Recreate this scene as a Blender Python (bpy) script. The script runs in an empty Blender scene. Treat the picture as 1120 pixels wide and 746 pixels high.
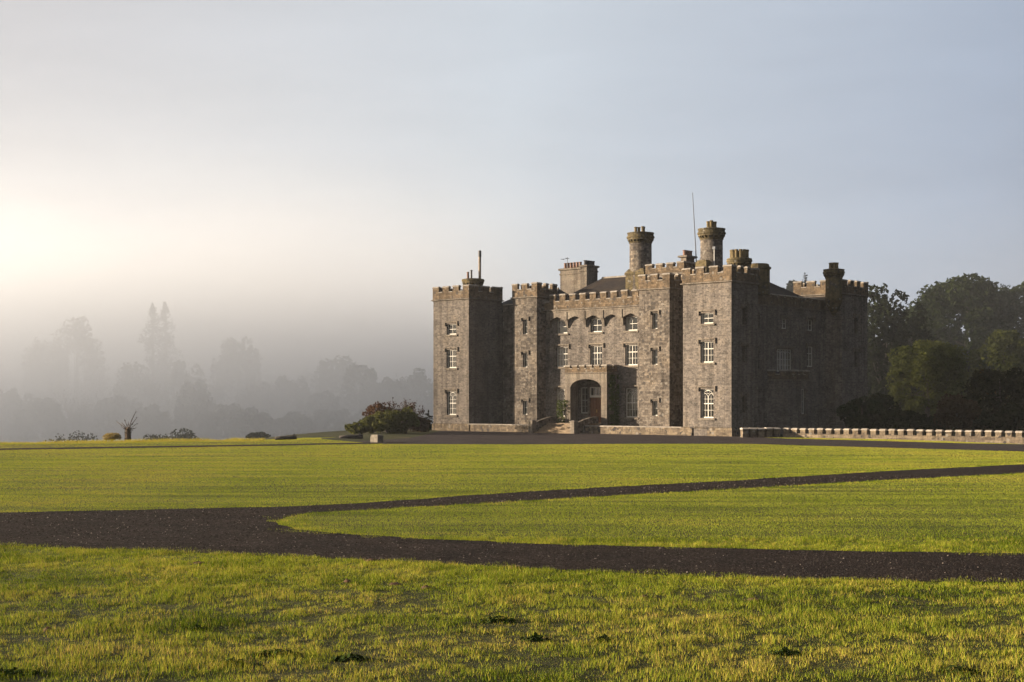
import bpy, math, random
import numpy as np
from mathutils import Vector

# ------------------------------------------------------------------ scene, camera, light
S = bpy.context.scene
COL = S.collection
F, HOR, EYE = 1556.0, 438.0, 3.2            # focal length and horizon of the photo in its pixels (1120 wide)

cam_d = bpy.data.cameras.new('camera')
cam_d.sensor_width = 36.0
cam_d.lens = 36.0 * F / 1120.0
cam_d.shift_y = (HOR - 373.0) / 1120.0
cam_d.clip_start, cam_d.clip_end = 0.5, 6000.0
cam = bpy.data.objects.new('camera', cam_d)
COL.objects.link(cam)
cam.location = (0, 0, EYE)
cam.rotation_euler = (math.radians(90), 0, 0)
S.camera = cam

SUN_AZ, SUN_EL = math.radians(174.0), math.radians(8.5)     # azimuth counted from +X (right) towards +Y (away)
sun_dir = Vector((math.cos(SUN_EL) * math.cos(SUN_AZ), math.cos(SUN_EL) * math.sin(SUN_AZ), math.sin(SUN_EL)))
SKY_K = 0.08
VEIL = [(0.0, (0.22, 0.25, 0.36)), (0.22, (0.5, 0.56, 0.8)), (0.41, (1.80, 2.10, 2.62)), (0.565, (2.80, 3.06, 3.36)), (0.72, (3.0, 2.95, 3.0)), (1.0, (3.3, 2.8, 2.4))]
W = bpy.data.worlds.new('World')
S.world = W
W.use_nodes = True
wn, wl = W.node_tree.nodes, W.node_tree.links
wn.clear()
sky = wn.new('ShaderNodeTexSky')
sky.sky_type = 'NISHITA'
sky.sun_disc = False
sky.sun_elevation = SUN_EL
sky.sun_rotation = math.pi / 2 - SUN_AZ
sky.altitude = 50
sky.air_density, sky.dust_density, sky.ozone_density = 1.0, 1.6, 2.2
# a thin veil of high cloud greys the blue a little
hsv = wn.new('ShaderNodeHueSaturation')
hsv.inputs['Saturation'].default_value = 0.55
hsv.inputs['Value'].default_value = 1.0
wl.new(sky.outputs[0], hsv.inputs['Color'])
bg = wn.new('ShaderNodeBackground')
bg.inputs[1].default_value = 0.05
# thin high veil in front of the clear sky: brighter on the sun's side
tc = wn.new('ShaderNodeTexCoord')
dt = wn.new('ShaderNodeVectorMath'); dt.operation = 'DOT_PRODUCT'
wl.new(tc.outputs['Generated'], dt.inputs[0]); dt.inputs[1].default_value = sun_dir
mr = wn.new('ShaderNodeMapRange'); wl.new(dt.outputs['Value'], mr.inputs[0])
mr.inputs[1].default_value, mr.inputs[2].default_value = -1.0, 1.0
vr = wn.new('ShaderNodeValToRGB'); wl.new(mr.outputs[0], vr.inputs[0])
el = vr.color_ramp.elements
while len(el) < 6: el.new(0.5)
for e, (p_, c_) in zip(el, VEIL): e.position = p_; e.color = (*[q / 4 for q in c_], 1)
vs = wn.new('ShaderNodeVectorMath'); vs.operation = 'SCALE'; vs.inputs['Scale'].default_value = 4.0
wl.new(vr.outputs[0], vs.inputs[0])
kn = wn.new('ShaderNodeVectorMath'); kn.operation = 'SCALE'; kn.inputs['Scale'].default_value = SKY_K
wl.new(hsv.outputs[0], kn.inputs[0])
ad = wn.new('ShaderNodeVectorMath'); ad.operation = 'ADD'
wl.new(vs.outputs[0], ad.inputs[0]); wl.new(kn.outputs[0], ad.inputs[1])
wm = wn.new('ShaderNodeMapping'); wl.new(tc.outputs['Generated'], wm.inputs[0])
wm.inputs['Rotation'].default_value = (0.0, 0.22, 0.0); wm.inputs['Scale'].default_value = (3.0, 3.0, 17.0)
wz = wn.new('ShaderNodeTexNoise'); wl.new(wm.outputs[0], wz.inputs['Vector'])
wz.inputs['Scale'].default_value = 1.6; wz.inputs['Detail'].default_value = 6.0; wz.inputs['Roughness'].default_value = 0.6
wr = wn.new('ShaderNodeMapRange'); wl.new(wz.outputs[0], wr.inputs[0])
for i_, v_ in enumerate((0.35, 0.75, 0.975, 1.055)): wr.inputs[i_ + 1].default_value = v_
ws = wn.new('ShaderNodeVectorMath'); ws.operation = 'SCALE'
wl.new(ad.outputs[0], ws.inputs[0]); wl.new(wr.outputs[0], ws.inputs['Scale'])
wl.new(ws.outputs[0], bg.inputs[0])
wo = wn.new('ShaderNodeOutputWorld')
wl.new(bg.outputs[0], wo.inputs[0])

sun_d = bpy.data.lights.new('sun', 'SUN')
sun_d.energy = 5.0
sun_d.angle = math.radians(0.6)
sun_d.color = (1.0, 0.83, 0.63)
sun = bpy.data.objects.new('sun', sun_d)
COL.objects.link(sun)
sun.rotation_euler = sun_dir.to_track_quat('Z', 'Y').to_euler()

S.view_settings.view_transform = 'Standard'
S.view_settings.look = 'None'
S.view_settings.gamma = 1.0
S.view_settings.exposure = 2.0
S.render.engine = 'CYCLES'
CY = S.cycles
CY.use_denoising = True
CY.max_bounces = 8
CY.diffuse_bounces = 3
CY.glossy_bounces = 2
CY.transmission_bounces = 3
CY.transparent_max_bounces = 12
CY.volume_bounces = 5
CY.volume_step_rate = 1.0
CY.volume_max_steps = 128
CY.use_adaptive_sampling = True
CY.adaptive_threshold = 0.015
CY.sample_clamp_indirect = 4.0

# ------------------------------------------------------------------ helpers
def tag(o, label=None, cat=None, group=None, kind=None):
    if label: o['label'] = label
    if cat: o['category'] = cat
    if group: o['group'] = group
    if kind: o['kind'] = kind
    return o

def empty(name, loc=(0, 0, 0), rz=0.0, parent=None):
    o = bpy.data.objects.new(name, None)
    COL.objects.link(o)
    o.location = loc
    o.rotation_euler = (0, 0, rz)
    if parent: o.parent = parent
    return o

class MB:
    """collects faces of ONE part; equal points are shared so that the part is one connected mesh"""
    def __init__(s):
        s.v, s.f, s.m, s.idx = [], [], [], {}
        s.mi = 0
    def p(s, co):
        k = (round(co[0], 4), round(co[1], 4), round(co[2], 4))
        if k not in s.idx:
            s.idx[k] = len(s.v)
            s.v.append(k)
        return s.idx[k]
    def face(s, pts):
        ids = []
        for c in pts:
            i = s.p(c)
            if i not in ids: ids.append(i)
        if len(ids) > 2:
            s.f.append(ids)
            s.m.append(s.mi)
    def hexa(s, b, t):
        """b, t: four points each, bottom ring and top ring"""
        s.face(b[::-1]); s.face(t)
        for i in range(4):
            j = (i + 1) % 4
            s.face([b[i], b[j], t[j], t[i]])
    def box(s, x0, x1, y0, y1, z0, z1):
        b = [(x0, y0, z0), (x1, y0, z0), (x1, y1, z0), (x0, y1, z0)]
        s.hexa(b, [(x, y, z1) for x, y, _ in b])
    def loft(s, rings, cap0=True, cap1=True):
        n = len(rings[0])
        for a, b in zip(rings, rings[1:]):
            for i in range(n):
                j = (i + 1) % n
                s.face([a[i], a[j], b[j], b[i]])
        if cap0: s.face(rings[0][::-1])
        if cap1: s.face(rings[-1])
    def lathe(s, cx, cy, prof, n=24, ang=0.0):
        rings = []
        for r, z in prof:
            rings.append([(cx + r * math.cos(ang + 2 * math.pi * i / n), cy + r * math.sin(ang + 2 * math.pi * i / n), z) for i in range(n)])
        s.loft(rings)
    def tube(s, pts, rad, n=6):
        rings = []
        for i, p in enumerate(pts):
            a = Vector(pts[max(0, i - 1)]); b = Vector(pts[min(len(pts) - 1, i + 1)])
            d = (b - a).normalized()
            u = d.cross(Vector((0.31, 0.17, 0.93))).normalized()
            if u.length < 0.1: u = Vector((1, 0, 0))
            w = d.cross(u)
            r = rad[i]
            rings.append([tuple(Vector(p) + u * (r * math.cos(2 * math.pi * k / n)) + w * (r * math.sin(2 * math.pi * k / n))) for k in range(n)])
        s.loft(rings)
    def build(s, name, mats, parent=None, smooth=False):
        me = bpy.data.meshes.new(name)
        me.from_pydata(s.v, [], s.f)
        if not isinstance(mats, (list, tuple)): mats = [mats]
        for m in mats: me.materials.append(m)
        if len(mats) > 1: me.polygons.foreach_set('material_index', s.m)
        if smooth: me.polygons.foreach_set('use_smooth', [True] * len(me.polygons))
        me.update()
        o = bpy.data.objects.new(name, me)
        COL.objects.link(o)
        if parent: o.parent = parent
        return o

def fast_mesh(name, verts, k, mat, tint=None, parent=None):
    """verts: (n*k,3) array, every k of them one face; tint: one number per face"""
    n = len(verts) // k
    me = bpy.data.meshes.new(name)
    me.vertices.add(len(verts))
    me.vertices.foreach_set('co', np.ascontiguousarray(verts, dtype=np.float32).ravel())
    me.loops.add(n * k)
    me.loops.foreach_set('vertex_index', np.arange(n * k, dtype=np.int32))
    me.polygons.add(n)
    me.polygons.foreach_set('loop_start', np.arange(0, n * k, k, dtype=np.int32))
    me.materials.append(mat)
    if tint is not None:
        at = me.attributes.new('tint', 'FLOAT', 'FACE')
        at.data.foreach_set('value', np.ascontiguousarray(tint, dtype=np.float32))
    me.update(calc_edges=True)
    o = bpy.data.objects.new(name, me)
    COL.objects.link(o)
    if parent: o.parent = parent
    return o

def px_ground(px, py, zg=0.0):
    d = (EYE - zg) * F / (py - HOR)
    return ((px - 560) / F * d, d)

# ------------------------------------------------------------------ materials
class NT:
    def __init__(s, name):
        s.mat = bpy.data.materials.new(name)
        s.mat.use_nodes = True
        s.n, s.l = s.mat.node_tree.nodes, s.mat.node_tree.links
        s.n.clear()
        s.out = s.n.new('ShaderNodeOutputMaterial')
    def new(s, t, **kw):
        nd = s.n.new('ShaderNode' + t)
        for k, v in kw.items():
            if k.startswith('i_'):
                key = k[2:]
                key = int(key) if key.isdigit() else key
                s.put(nd.inputs[key], v)
            else: setattr(nd, k, v)
        return nd
    def put(s, sock, v):
        if hasattr(v, 'is_output') or isinstance(v, bpy.types.NodeSocket): s.l.new(v, sock)
        else: sock.default_value = v
    def math(s, op, a, b=0.0, clamp=False):
        nd = s.n.new('ShaderNodeMath'); nd.operation = op; nd.use_clamp = clamp
        s.put(nd.inputs[0], a); s.put(nd.inputs[1], b)
        return nd.outputs[0]
    def mix(s, fac, a, b, mode='MIX'):
        nd = s.n.new('ShaderNodeMixRGB'); nd.blend_type = mode
        s.put(nd.inputs[0], fac); s.put(nd.inputs[1], a); s.put(nd.inputs[2], b)
        return nd.outputs[0]
    def ramp(s, fac, stops):
        nd = s.n.new('ShaderNodeValToRGB')
        el = nd.color_ramp.elements
        while len(el) < len(stops): el.new(0.5)
        for e, (p, c) in zip(el, stops):
            e.position = p
            e.color = c if len(c) == 4 else (*c, 1)
        s.put(nd.inputs[0], fac)
        return nd.outputs[0]
    def noise(s, vec, scale, detail=4.0, rough=0.55, w=None):
        nd = s.n.new('ShaderNodeTexNoise')
        s.put(nd.inputs['Vector'], vec); nd.inputs['Scale'].default_value = scale
        nd.inputs['Detail'].default_value = detail; nd.inputs['Roughness'].default_value = rough
        return nd.outputs[0]
    def range(s, v, a, b, c=0.0, d=1.0, interp='SMOOTHSTEP'):
        nd = s.n.new('ShaderNodeMapRange'); nd.interpolation_type = interp
        s.put(nd.inputs[0], v)
        for i, x in enumerate((a, b, c, d)): nd.inputs[i + 1].default_value = x
        return nd.outputs[0]

def rgb(r, g, b): return (r, g, b, 1.0)

def stone_mat(name, c1, c2, mortar, bw=0.5, bh=0.24, rough_scale=1.0, stain=0.5, spot=0.25, bump=0.6):
    t = NT(name)
    co = t.new('TexCoord').outputs['Object']
    sp = t.new('SeparateXYZ', i_0=co)
    wob = t.noise(co, 1.7, 2.0)
    u = t.math('ADD', sp.outputs[0], sp.outputs[1])
    u = t.math('ADD', u, t.math('MULTIPLY', wob, 0.35))
    z = t.math('ADD', sp.outputs[2], t.math('MULTIPLY', t.noise(co, 1.1, 2.0), 0.16 * rough_scale))
    v = t.new('CombineXYZ', i_0=u, i_1=z).outputs[0]
    br = t.new('TexBrick', offset=0.5, offset_frequency=2, squash=0.8, squash_frequency=3)
    t.put(br.inputs['Vector'], v)
    t.put(br.inputs['Color1'], rgb(*c1)); t.put(br.inputs['Color2'], rgb(*c2)); t.put(br.inputs['Mortar'], rgb(*mortar))
    br.inputs['Scale'].default_value = 1.0
    br.inputs['Mortar Size'].default_value = 0.016
    br.inputs['Mortar Smooth'].default_value = 0.4
    br.inputs['Bias'].default_value = -0.1
    br.inputs['Brick Width'].default_value = bw
    br.inputs['Row Height'].default_value = bh
    n1 = t.noise(co, 6.0, 6.0, 0.85)
    col = t.mix(0.75, br.outputs[0], t.ramp(n1, [(0.32, (0.25, 0.25, 0.25)), (0.5, (1, 1, 1)), (0.68, (1.6, 1.55, 1.45))]), 'MULTIPLY')
    n2 = t.noise(co, 0.55, 5.0, 0.65)
    col = t.mix(stain, col, t.ramp(n2, [(0.34, (0.42, 0.42, 0.43)), (0.5, (1, 1, 1)), (0.66, (1.25, 1.18, 1.05))]), 'MULTIPLY')
    st = t.new('Mapping'); t.put(st.inputs[0], co); st.inputs['Scale'].default_value = (2.2, 2.2, 0.10)
    n3 = t.noise(st.outputs[0], 1.0, 4.0, 0.6)
    col = t.mix(0.6, col, t.ramp(n3, [(0.36, (0.42, 0.42, 0.42)), (0.54, (1, 1, 1))]), 'MULTIPLY')
    vo = t.new('TexVoronoi'); t.put(vo.inputs['Vector'], co); vo.inputs['Scale'].default_value = 3.2 / rough_scale
    sp2 = t.math('MULTIPLY', t.math('LESS_THAN', vo.outputs['Distance'], 0.28), t.math('GREATER_THAN', t.noise(co, 1.3, 3.0), 0.52))
    col = t.mix(t.math('MULTIPLY', sp2, spot), col, rgb(0.20, 0.185, 0.16))
    vo2 = t.new('TexVoronoi'); t.put(vo2.inputs['Vector'], co); vo2.inputs['Scale'].default_value = 2.7 / rough_scale
    sp3 = t.math('MULTIPLY', t.math('LESS_THAN', vo2.outputs['Distance'], 0.3), t.math('GREATER_THAN', t.noise(co, 0.9, 3.0), 0.5))
    col = t.mix(t.math('MULTIPLY', sp3, spot * 1.6), col, rgb(0.045, 0.04, 0.037))
    h = t.math('ADD', t.math('MULTIPLY', br.outputs['Fac'], -0.6), t.math('MULTIPLY', n1, 1.1))
    bp = t.new('Bump', i_Strength=bump, i_Distance=0.05, i_Height=h)
    bs = t.new('BsdfPrincipled', i_Roughness=0.92)
    bs.inputs['Specular IOR Level'].default_value = 0.08
    t.put(bs.inputs['Base Color'], col); t.put(bs.inputs['Normal'], bp.outputs[0])
    t.l.new(bs.outputs[0], t.out.inputs[0])
    return t.mat

def plain_mat(name, c, rough=0.6, var=0.15, scale=6.0, bump=0.0, metallic=0.0):
    t = NT(name)
    co = t.new('TexCoord').outputs['Object']
    n = t.noise(co, scale, 4.0, 0.6)
    col = t.mix(1.0, rgb(*c), t.ramp(n, [(0.25, (1 - 2 * var,) * 3), (0.75, (1 + 2 * var,) * 3)]), 'MULTIPLY')
    bs = t.new('BsdfPrincipled', i_Roughness=rough, i_Metallic=metallic)
    bs.inputs['Specular IOR Level'].default_value = 0.2
    t.put(bs.inputs['Base Color'], col)
    if bump:
        bp = t.new('Bump', i_Strength=bump, i_Distance=0.04, i_Height=n)
        t.put(bs.inputs['Normal'], bp.outputs[0])
    t.l.new(bs.outputs[0], t.out.inputs[0])
    return t.mat

def leaf_mat(name, ca, cb, trans=0.3, patch=None):
    t = NT(name)
    a = t.new('Attribute', attribute_name='tint')
    co = t.new('TexCoord').outputs['Object']
    n = t.noise(co, 0.5, 3.0)
    f = t.math('ADD', t.math('MULTIPLY', a.outputs['Fac'], 0.7), t.math('MULTIPLY', n, 0.5), True)
    col = t.mix(f, rgb(*ca), rgb(*cb))
    if patch:
        pn = t.noise(co, 0.45, 2.0)
        col = t.mix(t.range(pn, patch[1], patch[1] + 0.1), col, rgb(*patch[0]))
    d = t.new('BsdfDiffuse'); t.put(d.inputs[0], col)
    tr = t.new('BsdfTranslucent'); t.put(tr.inputs[0], col)
    mx = t.new('MixShader', i_0=trans)
    t.l.new(d.outputs[0], mx.inputs[1]); t.l.new(tr.outputs[0], mx.inputs[2])
    t.l.new(mx.outputs[0], t.out.inputs[0])
    return t.mat

M = {}
M['ashlar'] = stone_mat('limestone_ashlar', (0.155, 0.132, 0.112), (0.067, 0.059, 0.051), (0.144, 0.125, 0.109), 0.34, 0.16, 0.7, 0.55, 0.25, 0.6)
M['rubble'] = stone_mat('limestone_rubble', (0.161, 0.136, 0.110), (0.052, 0.043, 0.036), (0.115, 0.098, 0.084), 0.42, 0.22, 1.5, 0.6, 0.5, 0.9)
M['parapet'] = stone_mat('parapet_stone', (0.143, 0.105, 0.069), (0.063, 0.047, 0.032), (0.110, 0.084, 0.057), 0.36, 0.2, 1.5, 0.55, 0.5, 0.9)
M['terrace'] = stone_mat('terrace_stone', (0.185, 0.146, 0.101), (0.081, 0.064, 0.050), (0.137, 0.109, 0.079), 0.40, 0.22, 1.6, 0.5, 0.6, 0.9)
M['dressed'] = stone_mat('dressed_limestone', (0.156, 0.133, 0.106), (0.114, 0.094, 0.076), (0.110, 0.094, 0.078), 0.9, 0.45, 0.4, 0.4, 0.1, 0.25)
M['coping'] = plain_mat('sunlit_coping', (0.20, 0.175, 0.145), 0.9, 0.22, 3.0, 0.4)  # lighter than the parapet: sun on the tops is put into the colour
M['wall_cap'] = plain_mat('sunlit_wall_cap', (0.30, 0.26, 0.21), 0.9, 0.25, 3.0, 0.4)  # brighter copy of the coping, sunlight on the wall caps painted in
M['lichen'] = stone_mat('lichened_stone', (0.124, 0.097, 0.050), (0.061, 0.049, 0.028), (0.096, 0.079, 0.048), 0.4, 0.2, 1.3, 0.5, 0.5, 0.8)
M['frame'] = plain_mat('white_painted_timber', (0.42, 0.39, 0.33), 0.5, 0.05)
M['blind'] = plain_mat('cream_blind', (0.45, 0.40, 0.29), 0.8, 0.06, 2.0)
M['curtain_backing'] = plain_mat('tan_curtain_backing', (0.25, 0.215, 0.155), 0.9, 0.2, 4.0)  # curtain pairs, and sheets added behind panes for tone
M['wood'] = plain_mat('oak_door', (0.10, 0.042, 0.018), 0.5, 0.25, 8.0, 0.2)
M['iron'] = plain_mat('dark_iron', (0.03, 0.03, 0.032), 0.5, 0.2)
M['lead'] = plain_mat('grey_lead', (0.07, 0.075, 0.085), 0.55, 0.15)
M['brass'] = plain_mat('brass', (0.5, 0.35, 0.12), 0.3, 0.1, 6.0, 0.0, 1.0)
M['pipe_white'] = plain_mat('white_pipe', (0.6, 0.58, 0.54), 0.5, 0.08)
M['pot_clay'] = plain_mat('clay_pot', (0.16, 0.09, 0.06), 0.85, 0.3, 3.0, 0.2)
M['pot_buff'] = plain_mat('buff_pot', (0.105, 0.078, 0.036), 0.85, 0.3, 3.0, 0.2)
M['bark'] = plain_mat('bark', (0.055, 0.045, 0.036), 0.95, 0.35, 5.0, 0.6)
M['twig'] = plain_mat('twig_bark', (0.09, 0.065, 0.045), 0.95, 0.3, 6.0, 0.3)
M['rock'] = plain_mat('cut_stone', (0.13, 0.112, 0.085), 0.9, 0.25, 4.0, 0.6)
M['log'] = plain_mat('old_log', (0.05, 0.042, 0.036), 0.95, 0.3, 6.0, 0.5)
M['soil'] = plain_mat('bare_soil', (0.07, 0.038, 0.02), 0.95, 0.35, 12.0, 0.8)
M['step'] = plain_mat('step_stone', (0.15, 0.11, 0.07), 0.9, 0.25, 3.0, 0.5)

def slate_mat(name, c1, c2, moss):
    t = NT(name)
    co = t.new('TexCoord').outputs['Object']
    sp = t.new('SeparateXYZ', i_0=co)
    u = t.math('ADD', sp.outputs[0], sp.outputs[1])
    v = t.new('CombineXYZ', i_0=u, i_1=sp.outputs[2]).outputs[0]
    br = t.new('TexBrick')
    t.put(br.inputs['Vector'], v)
    t.put(br.inputs['Color1'], rgb(*c1)); t.put(br.inputs['Color2'], rgb(*c2)); t.put(br.inputs['Mortar'], rgb(*(x * 0.4 for x in c1)))
    br.inputs['Scale'].default_value = 1.0; br.inputs['Brick Width'].default_value = 0.4; br.inputs['Row Height'].default_value = 0.17
    br.inputs['Mortar Size'].default_value = 0.012
    n = t.noise(co, 0.9, 5.0, 0.65)
    col = t.mix(t.range(n, 0.45, 0.62), br.outputs[0], rgb(*moss))
    n2 = t.noise(co, 7.0, 4.0, 0.7)
    col = t.mix(0.7, col, t.ramp(n2, [(0.3, (0.6,) * 3), (0.7, (1.3,) * 3)]), 'MULTIPLY')
    bp = t.new('Bump', i_Strength=0.5, i_Distance=0.04, i_Height=t.math('ADD', t.math('MULTIPLY', br.outputs['Fac'], -0.5), n2))
    bs = t.new('BsdfPrincipled', i_Roughness=0.85)
    bs.inputs['Specular IOR Level'].default_value = 0.06
    t.put(bs.inputs['Base Color'], col); t.put(bs.inputs['Normal'], bp.outputs[0])
    t.l.new(bs.outputs[0], t.out.inputs[0])
    return t.mat
M['slate'] = slate_mat('slate', (0.032, 0.026, 0.024), (0.022, 0.019, 0.018), (0.036, 0.027, 0.021))
M['slate_grey'] = slate_mat('grey_slate', (0.042, 0.042, 0.045), (0.030, 0.030, 0.033), (0.038, 0.036, 0.034))

def glass_mat():
    t = NT('window_glass')
    co = t.new('TexCoord').outputs['Object']
    bp = t.new('Bump', i_Strength=0.12, i_Distance=0.02, i_Height=t.noise(co, 1.6, 2.0))
    fr = t.new('Fresnel', i_IOR=1.55); t.put(fr.inputs['Normal'], bp.outputs[0])
    gl = t.new('BsdfGlossy', i_Roughness=0.03); t.put(gl.inputs['Normal'], bp.outputs[0])
    tr = t.new('BsdfTransparent', i_0=rgb(0.78, 0.80, 0.80))
    mx = t.new('MixShader'); t.l.new(t.math('MULTIPLY', fr.outputs[0], 1.6, True), mx.inputs[0])
    t.l.new(tr.outputs[0], mx.inputs[1]); t.l.new(gl.outputs[0], mx.inputs[2])
    t.l.new(mx.outputs[0], t.out.inputs[0])
    return t.mat
M['glass'] = glass_mat()

def ground_mat():
    t = NT('turf_soil')
    co = t.new('TexCoord').outputs['Object']
    n = t.noise(co, 0.25, 5.0, 0.6)
    n2 = t.noise(co, 14.0, 4.0, 0.7)
    col = t.ramp(n, [(0.3, (0.020, 0.022, 0.006)), (0.55, (0.036, 0.036, 0.010)), (0.75, (0.060, 0.046, 0.018))])
    col = t.mix(0.7, col, t.ramp(n2, [(0.3, (0.5,) * 3), (0.7, (1.3,) * 3)]), 'MULTIPLY')
    bp = t.new('Bump', i_Strength=0.8, i_Distance=0.06, i_Height=n2)
    bs = t.new('BsdfPrincipled', i_Roughness=0.95)
    bs.inputs['Specular IOR Level'].default_value = 0.1
    t.put(bs.inputs['Base Color'], col); t.put(bs.inputs['Normal'], bp.outputs[0])
    t.l.new(bs.outputs[0], t.out.inputs[0])
    return t.mat
M['ground'] = ground_mat()

def gravel_mat(name, dark, mid, light, warm=0.0):
    t = NT(name)
    co = t.new('TexCoord').outputs['Object']
    vo = t.new('TexVoronoi'); t.put(vo.inputs['Vector'], co); vo.inputs['Scale'].default_value = 22.0
    n = t.noise(co, 0.6, 5.0, 0.6)
    n2 = t.noise(co, 60.0, 3.0, 0.7)
    sepc = t.new('SeparateColor', i_0=vo.outputs['Color'])
    col = t.ramp(sepc.outputs[0], [(0.0, dark), (0.7, mid), (0.93, mid), (0.97, light)])
    col = t.mix(0.6, col, t.ramp(n, [(0.3, (0.5,) * 3), (0.7, (1.55, 1.45, 1.38))]), 'MULTIPLY')
    h = t.math('ADD', t.math('MULTIPLY', vo.outputs['Distance'], -1.0), t.math('MULTIPLY', n2, 0.5))
    bp = t.new('Bump', i_Strength=0.9, i_Distance=0.04, i_Height=h)
    bs = t.new('BsdfPrincipled', i_Roughness=0.85)
    bs.inputs['Specular IOR Level'].default_value = 0.03
    t.put(bs.inputs['Base Color'], col); t.put(bs.inputs['Normal'], bp.outputs[0])
    t.l.new(bs.outputs[0], t.out.inputs[0])
    return t.mat
M['gravel'] = gravel_mat('dark_gravel', (0.011, 0.0085, 0.0072), (0.025, 0.019, 0.0155), (0.07, 0.058, 0.048))
M['court'] = gravel_mat('forecourt_gravel', (0.024, 0.020, 0.020), (0.042, 0.035, 0.034), (0.09, 0.078, 0.074))

# ------------------------------------------------------------------ ground
EDGE = [(-2500, -300), (-300, 30), (-80, 92), (-37.3, 103.7), (-20.6, 111.5), (-16.5, 121), (-15, 152), (-8, 190), (30, 250), (120, 310), (400, 340), (2500, 340)]
def smooth(x, a, b):
    t = np.clip((x - a) / (b - a), 0, 1)
    return t * t * (3 - 2 * t)
def in_poly(x, y, poly):
    x = np.asarray(x, float); y = np.asarray(y, float)
    r = np.zeros(x.shape, bool)
    n = len(poly)
    for i in range(n):
        x0, y0 = poly[i]; x1, y1 = poly[(i + 1) % n]
        if y0 == y1: continue
        c = ((y0 > y) != (y1 > y)) & (x < (x1 - x0) * (y - y0) / (y1 - y0) + x0)
        r ^= c
    return r
PLATEAU = [(2500, -400)] + [(-2500, -400)] + EDGE
def edge_dist(x, y):
    x = np.asarray(x, float); y = np.asarray(y, float)
    best = np.full(x.shape, 1e9)
    for (x0, y0), (x1, y1) in zip(EDGE, EDGE[1:]):
        dx, dy = x1 - x0, y1 - y0
        t = np.clip(((x - x0) * dx + (y - y0) * dy) / (dx * dx + dy * dy), 0, 1)
        best = np.minimum(best, np.hypot(x - x0 - t * dx, y - y0 - t * dy))
    return np.where(in_poly(x, y, PLATEAU), -best, best)
def ground_z(x, y):
    s = edge_dist(x, y)
    z = -13.0 * smooth(s, 0, 75) + 26.0 * smooth(s, 230, 520)
    z = z + 0.10 * smooth(-s, 0, 3) * smooth(s, -9, -3)            # the lip of the lawn
    z = z - 0.22 * smooth(np.asarray(x, float), 30, 42) * smooth(np.asarray(y, float), 85, 105)
    return z
def build_ground():
    xs = np.unique(np.concatenate([np.arange(-2400, -200, 100), np.arange(-200, -60, 10), np.arange(-60, 0, 1.5), np.arange(0, 70, 2.5), np.arange(70, 200, 10), np.arange(200, 2401, 100)])).astype(float)
    ys = np.unique(np.concatenate([np.arange(-120, 80, 10), np.arange(80, 200, 2.0), np.arange(200, 560, 10), np.arange(560, 3001, 120)])).astype(float)
    X, Y = np.meshgrid(xs, ys)
    Z = ground_z(X, Y)
    nx, ny = len(xs), len(ys)
    v = np.stack([X.ravel(), Y.ravel(), Z.ravel()], 1)
    f = [(j * nx + i, j * nx + i + 1, (j + 1) * nx + i + 1, (j + 1) * nx + i) for j in range(ny - 1) for i in range(nx - 1)]
    me = bpy.data.meshes.new('ground')
    me.from_pydata(v.tolist(), [], f)
    me.materials.append(M['ground'])
    me.polygons.foreach_set('use_smooth', [True] * len(me.polygons))
    o = bpy.data.objects.new('ground', me)
    COL.objects.link(o)
    tag(o, kind='structure')
build_ground()

def P(lst, zg=0.0): return [px_ground(a, b, zg) for a, b in lst]
# driveway: outline and the grass island inside the fork, traced on the ground plane
UP_T = [(-900, 566), (-260, 563.5), (0, 561), (150, 558), (330, 554), (420, 549), (520, 541.5), (640, 534.5), (800, 526), (960, 516), (1120, 508), (1300, 500), (1600, 489)]
UP_B = [(305, 570), (312, 566), (340, 561), (420, 557), (520, 551.5), (640, 544.2), (800, 535.4), (960, 526), (1120, 518), (1300, 509.5), (1600, 497)]
LO_T = [(305, 570), (308, 574), (322, 579.5), (400, 586), (560, 594), (760, 600), (960, 604), (1120, 606), (1400, 609), (2300, 618)]
LO_B = [(-900, 582), (-260, 590), (0, 597), (200, 604), (400, 613), (560, 621), (760, 631), (960, 636), (1120, 638), (1400, 641), (2300, 652)]
def densify(pts, step=0.6, amp=0.10, seed=1):
    r = random.Random(seed)
    out = []
    for (x0, y0), (x1, y1) in zip(pts, pts[1:]):
        n = max(1, int(math.hypot(x1 - x0, y1 - y0) / step))
        for i in range(n):
            t = i / n
            out.append((x0 + (x1 - x0) * t + r.uniform(-amp, amp), y0 + (y1 - y0) * t + r.uniform(-amp, amp)))
    out.append(pts[-1])
    return out
ut, ub, lt, lb = (densify(P(q), seed=i) for i, q in enumerate((UP_T, UP_B, LO_T, LO_B)))
DRIVE = ut + ub[::-1] + lt[1:] + lb[::-1]
def sheet(name, poly, z, mat, kind='structure'):
    me = bpy.data.meshes.new(name)
    v = [(x, y, z) for x, y in poly]
    from mathutils.geometry import tessellate_polygon
    tris = tessellate_polygon([[Vector((x, y, 0)) for x, y in poly]])
    me.from_pydata(v, [], [tuple(t) for t in tris])
    me.materials.append(mat)
    me.update()
    o = bpy.data.objects.new(name, me)
    COL.objects.link(o)
    tag(o, kind=kind)
    return o
sheet('driveway', DRIVE, 0.012, M['gravel'])
COURT_PX_F = [(352, 481.6), (385, 483.3), (420, 485.8), (560, 486.3), (700, 485.6), (820, 485.6), (900, 488), (1000, 490.6), (1120, 494), (1300, 499)]
court_front = P(COURT_PX_F)
COURT = densify(court_front, 1.0, 0.12, 9) + [(66, 80), (58, 90), (33.5, 106.0), (24.5, 117.5), (22.0, 121.0), (19.6, 126.0), (-8.4, 150.7), (-11, 150.5), (-13.5, 128), (-16, 118.5)]
sheet('forecourt', COURT, 0.012, M['court'])
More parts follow.
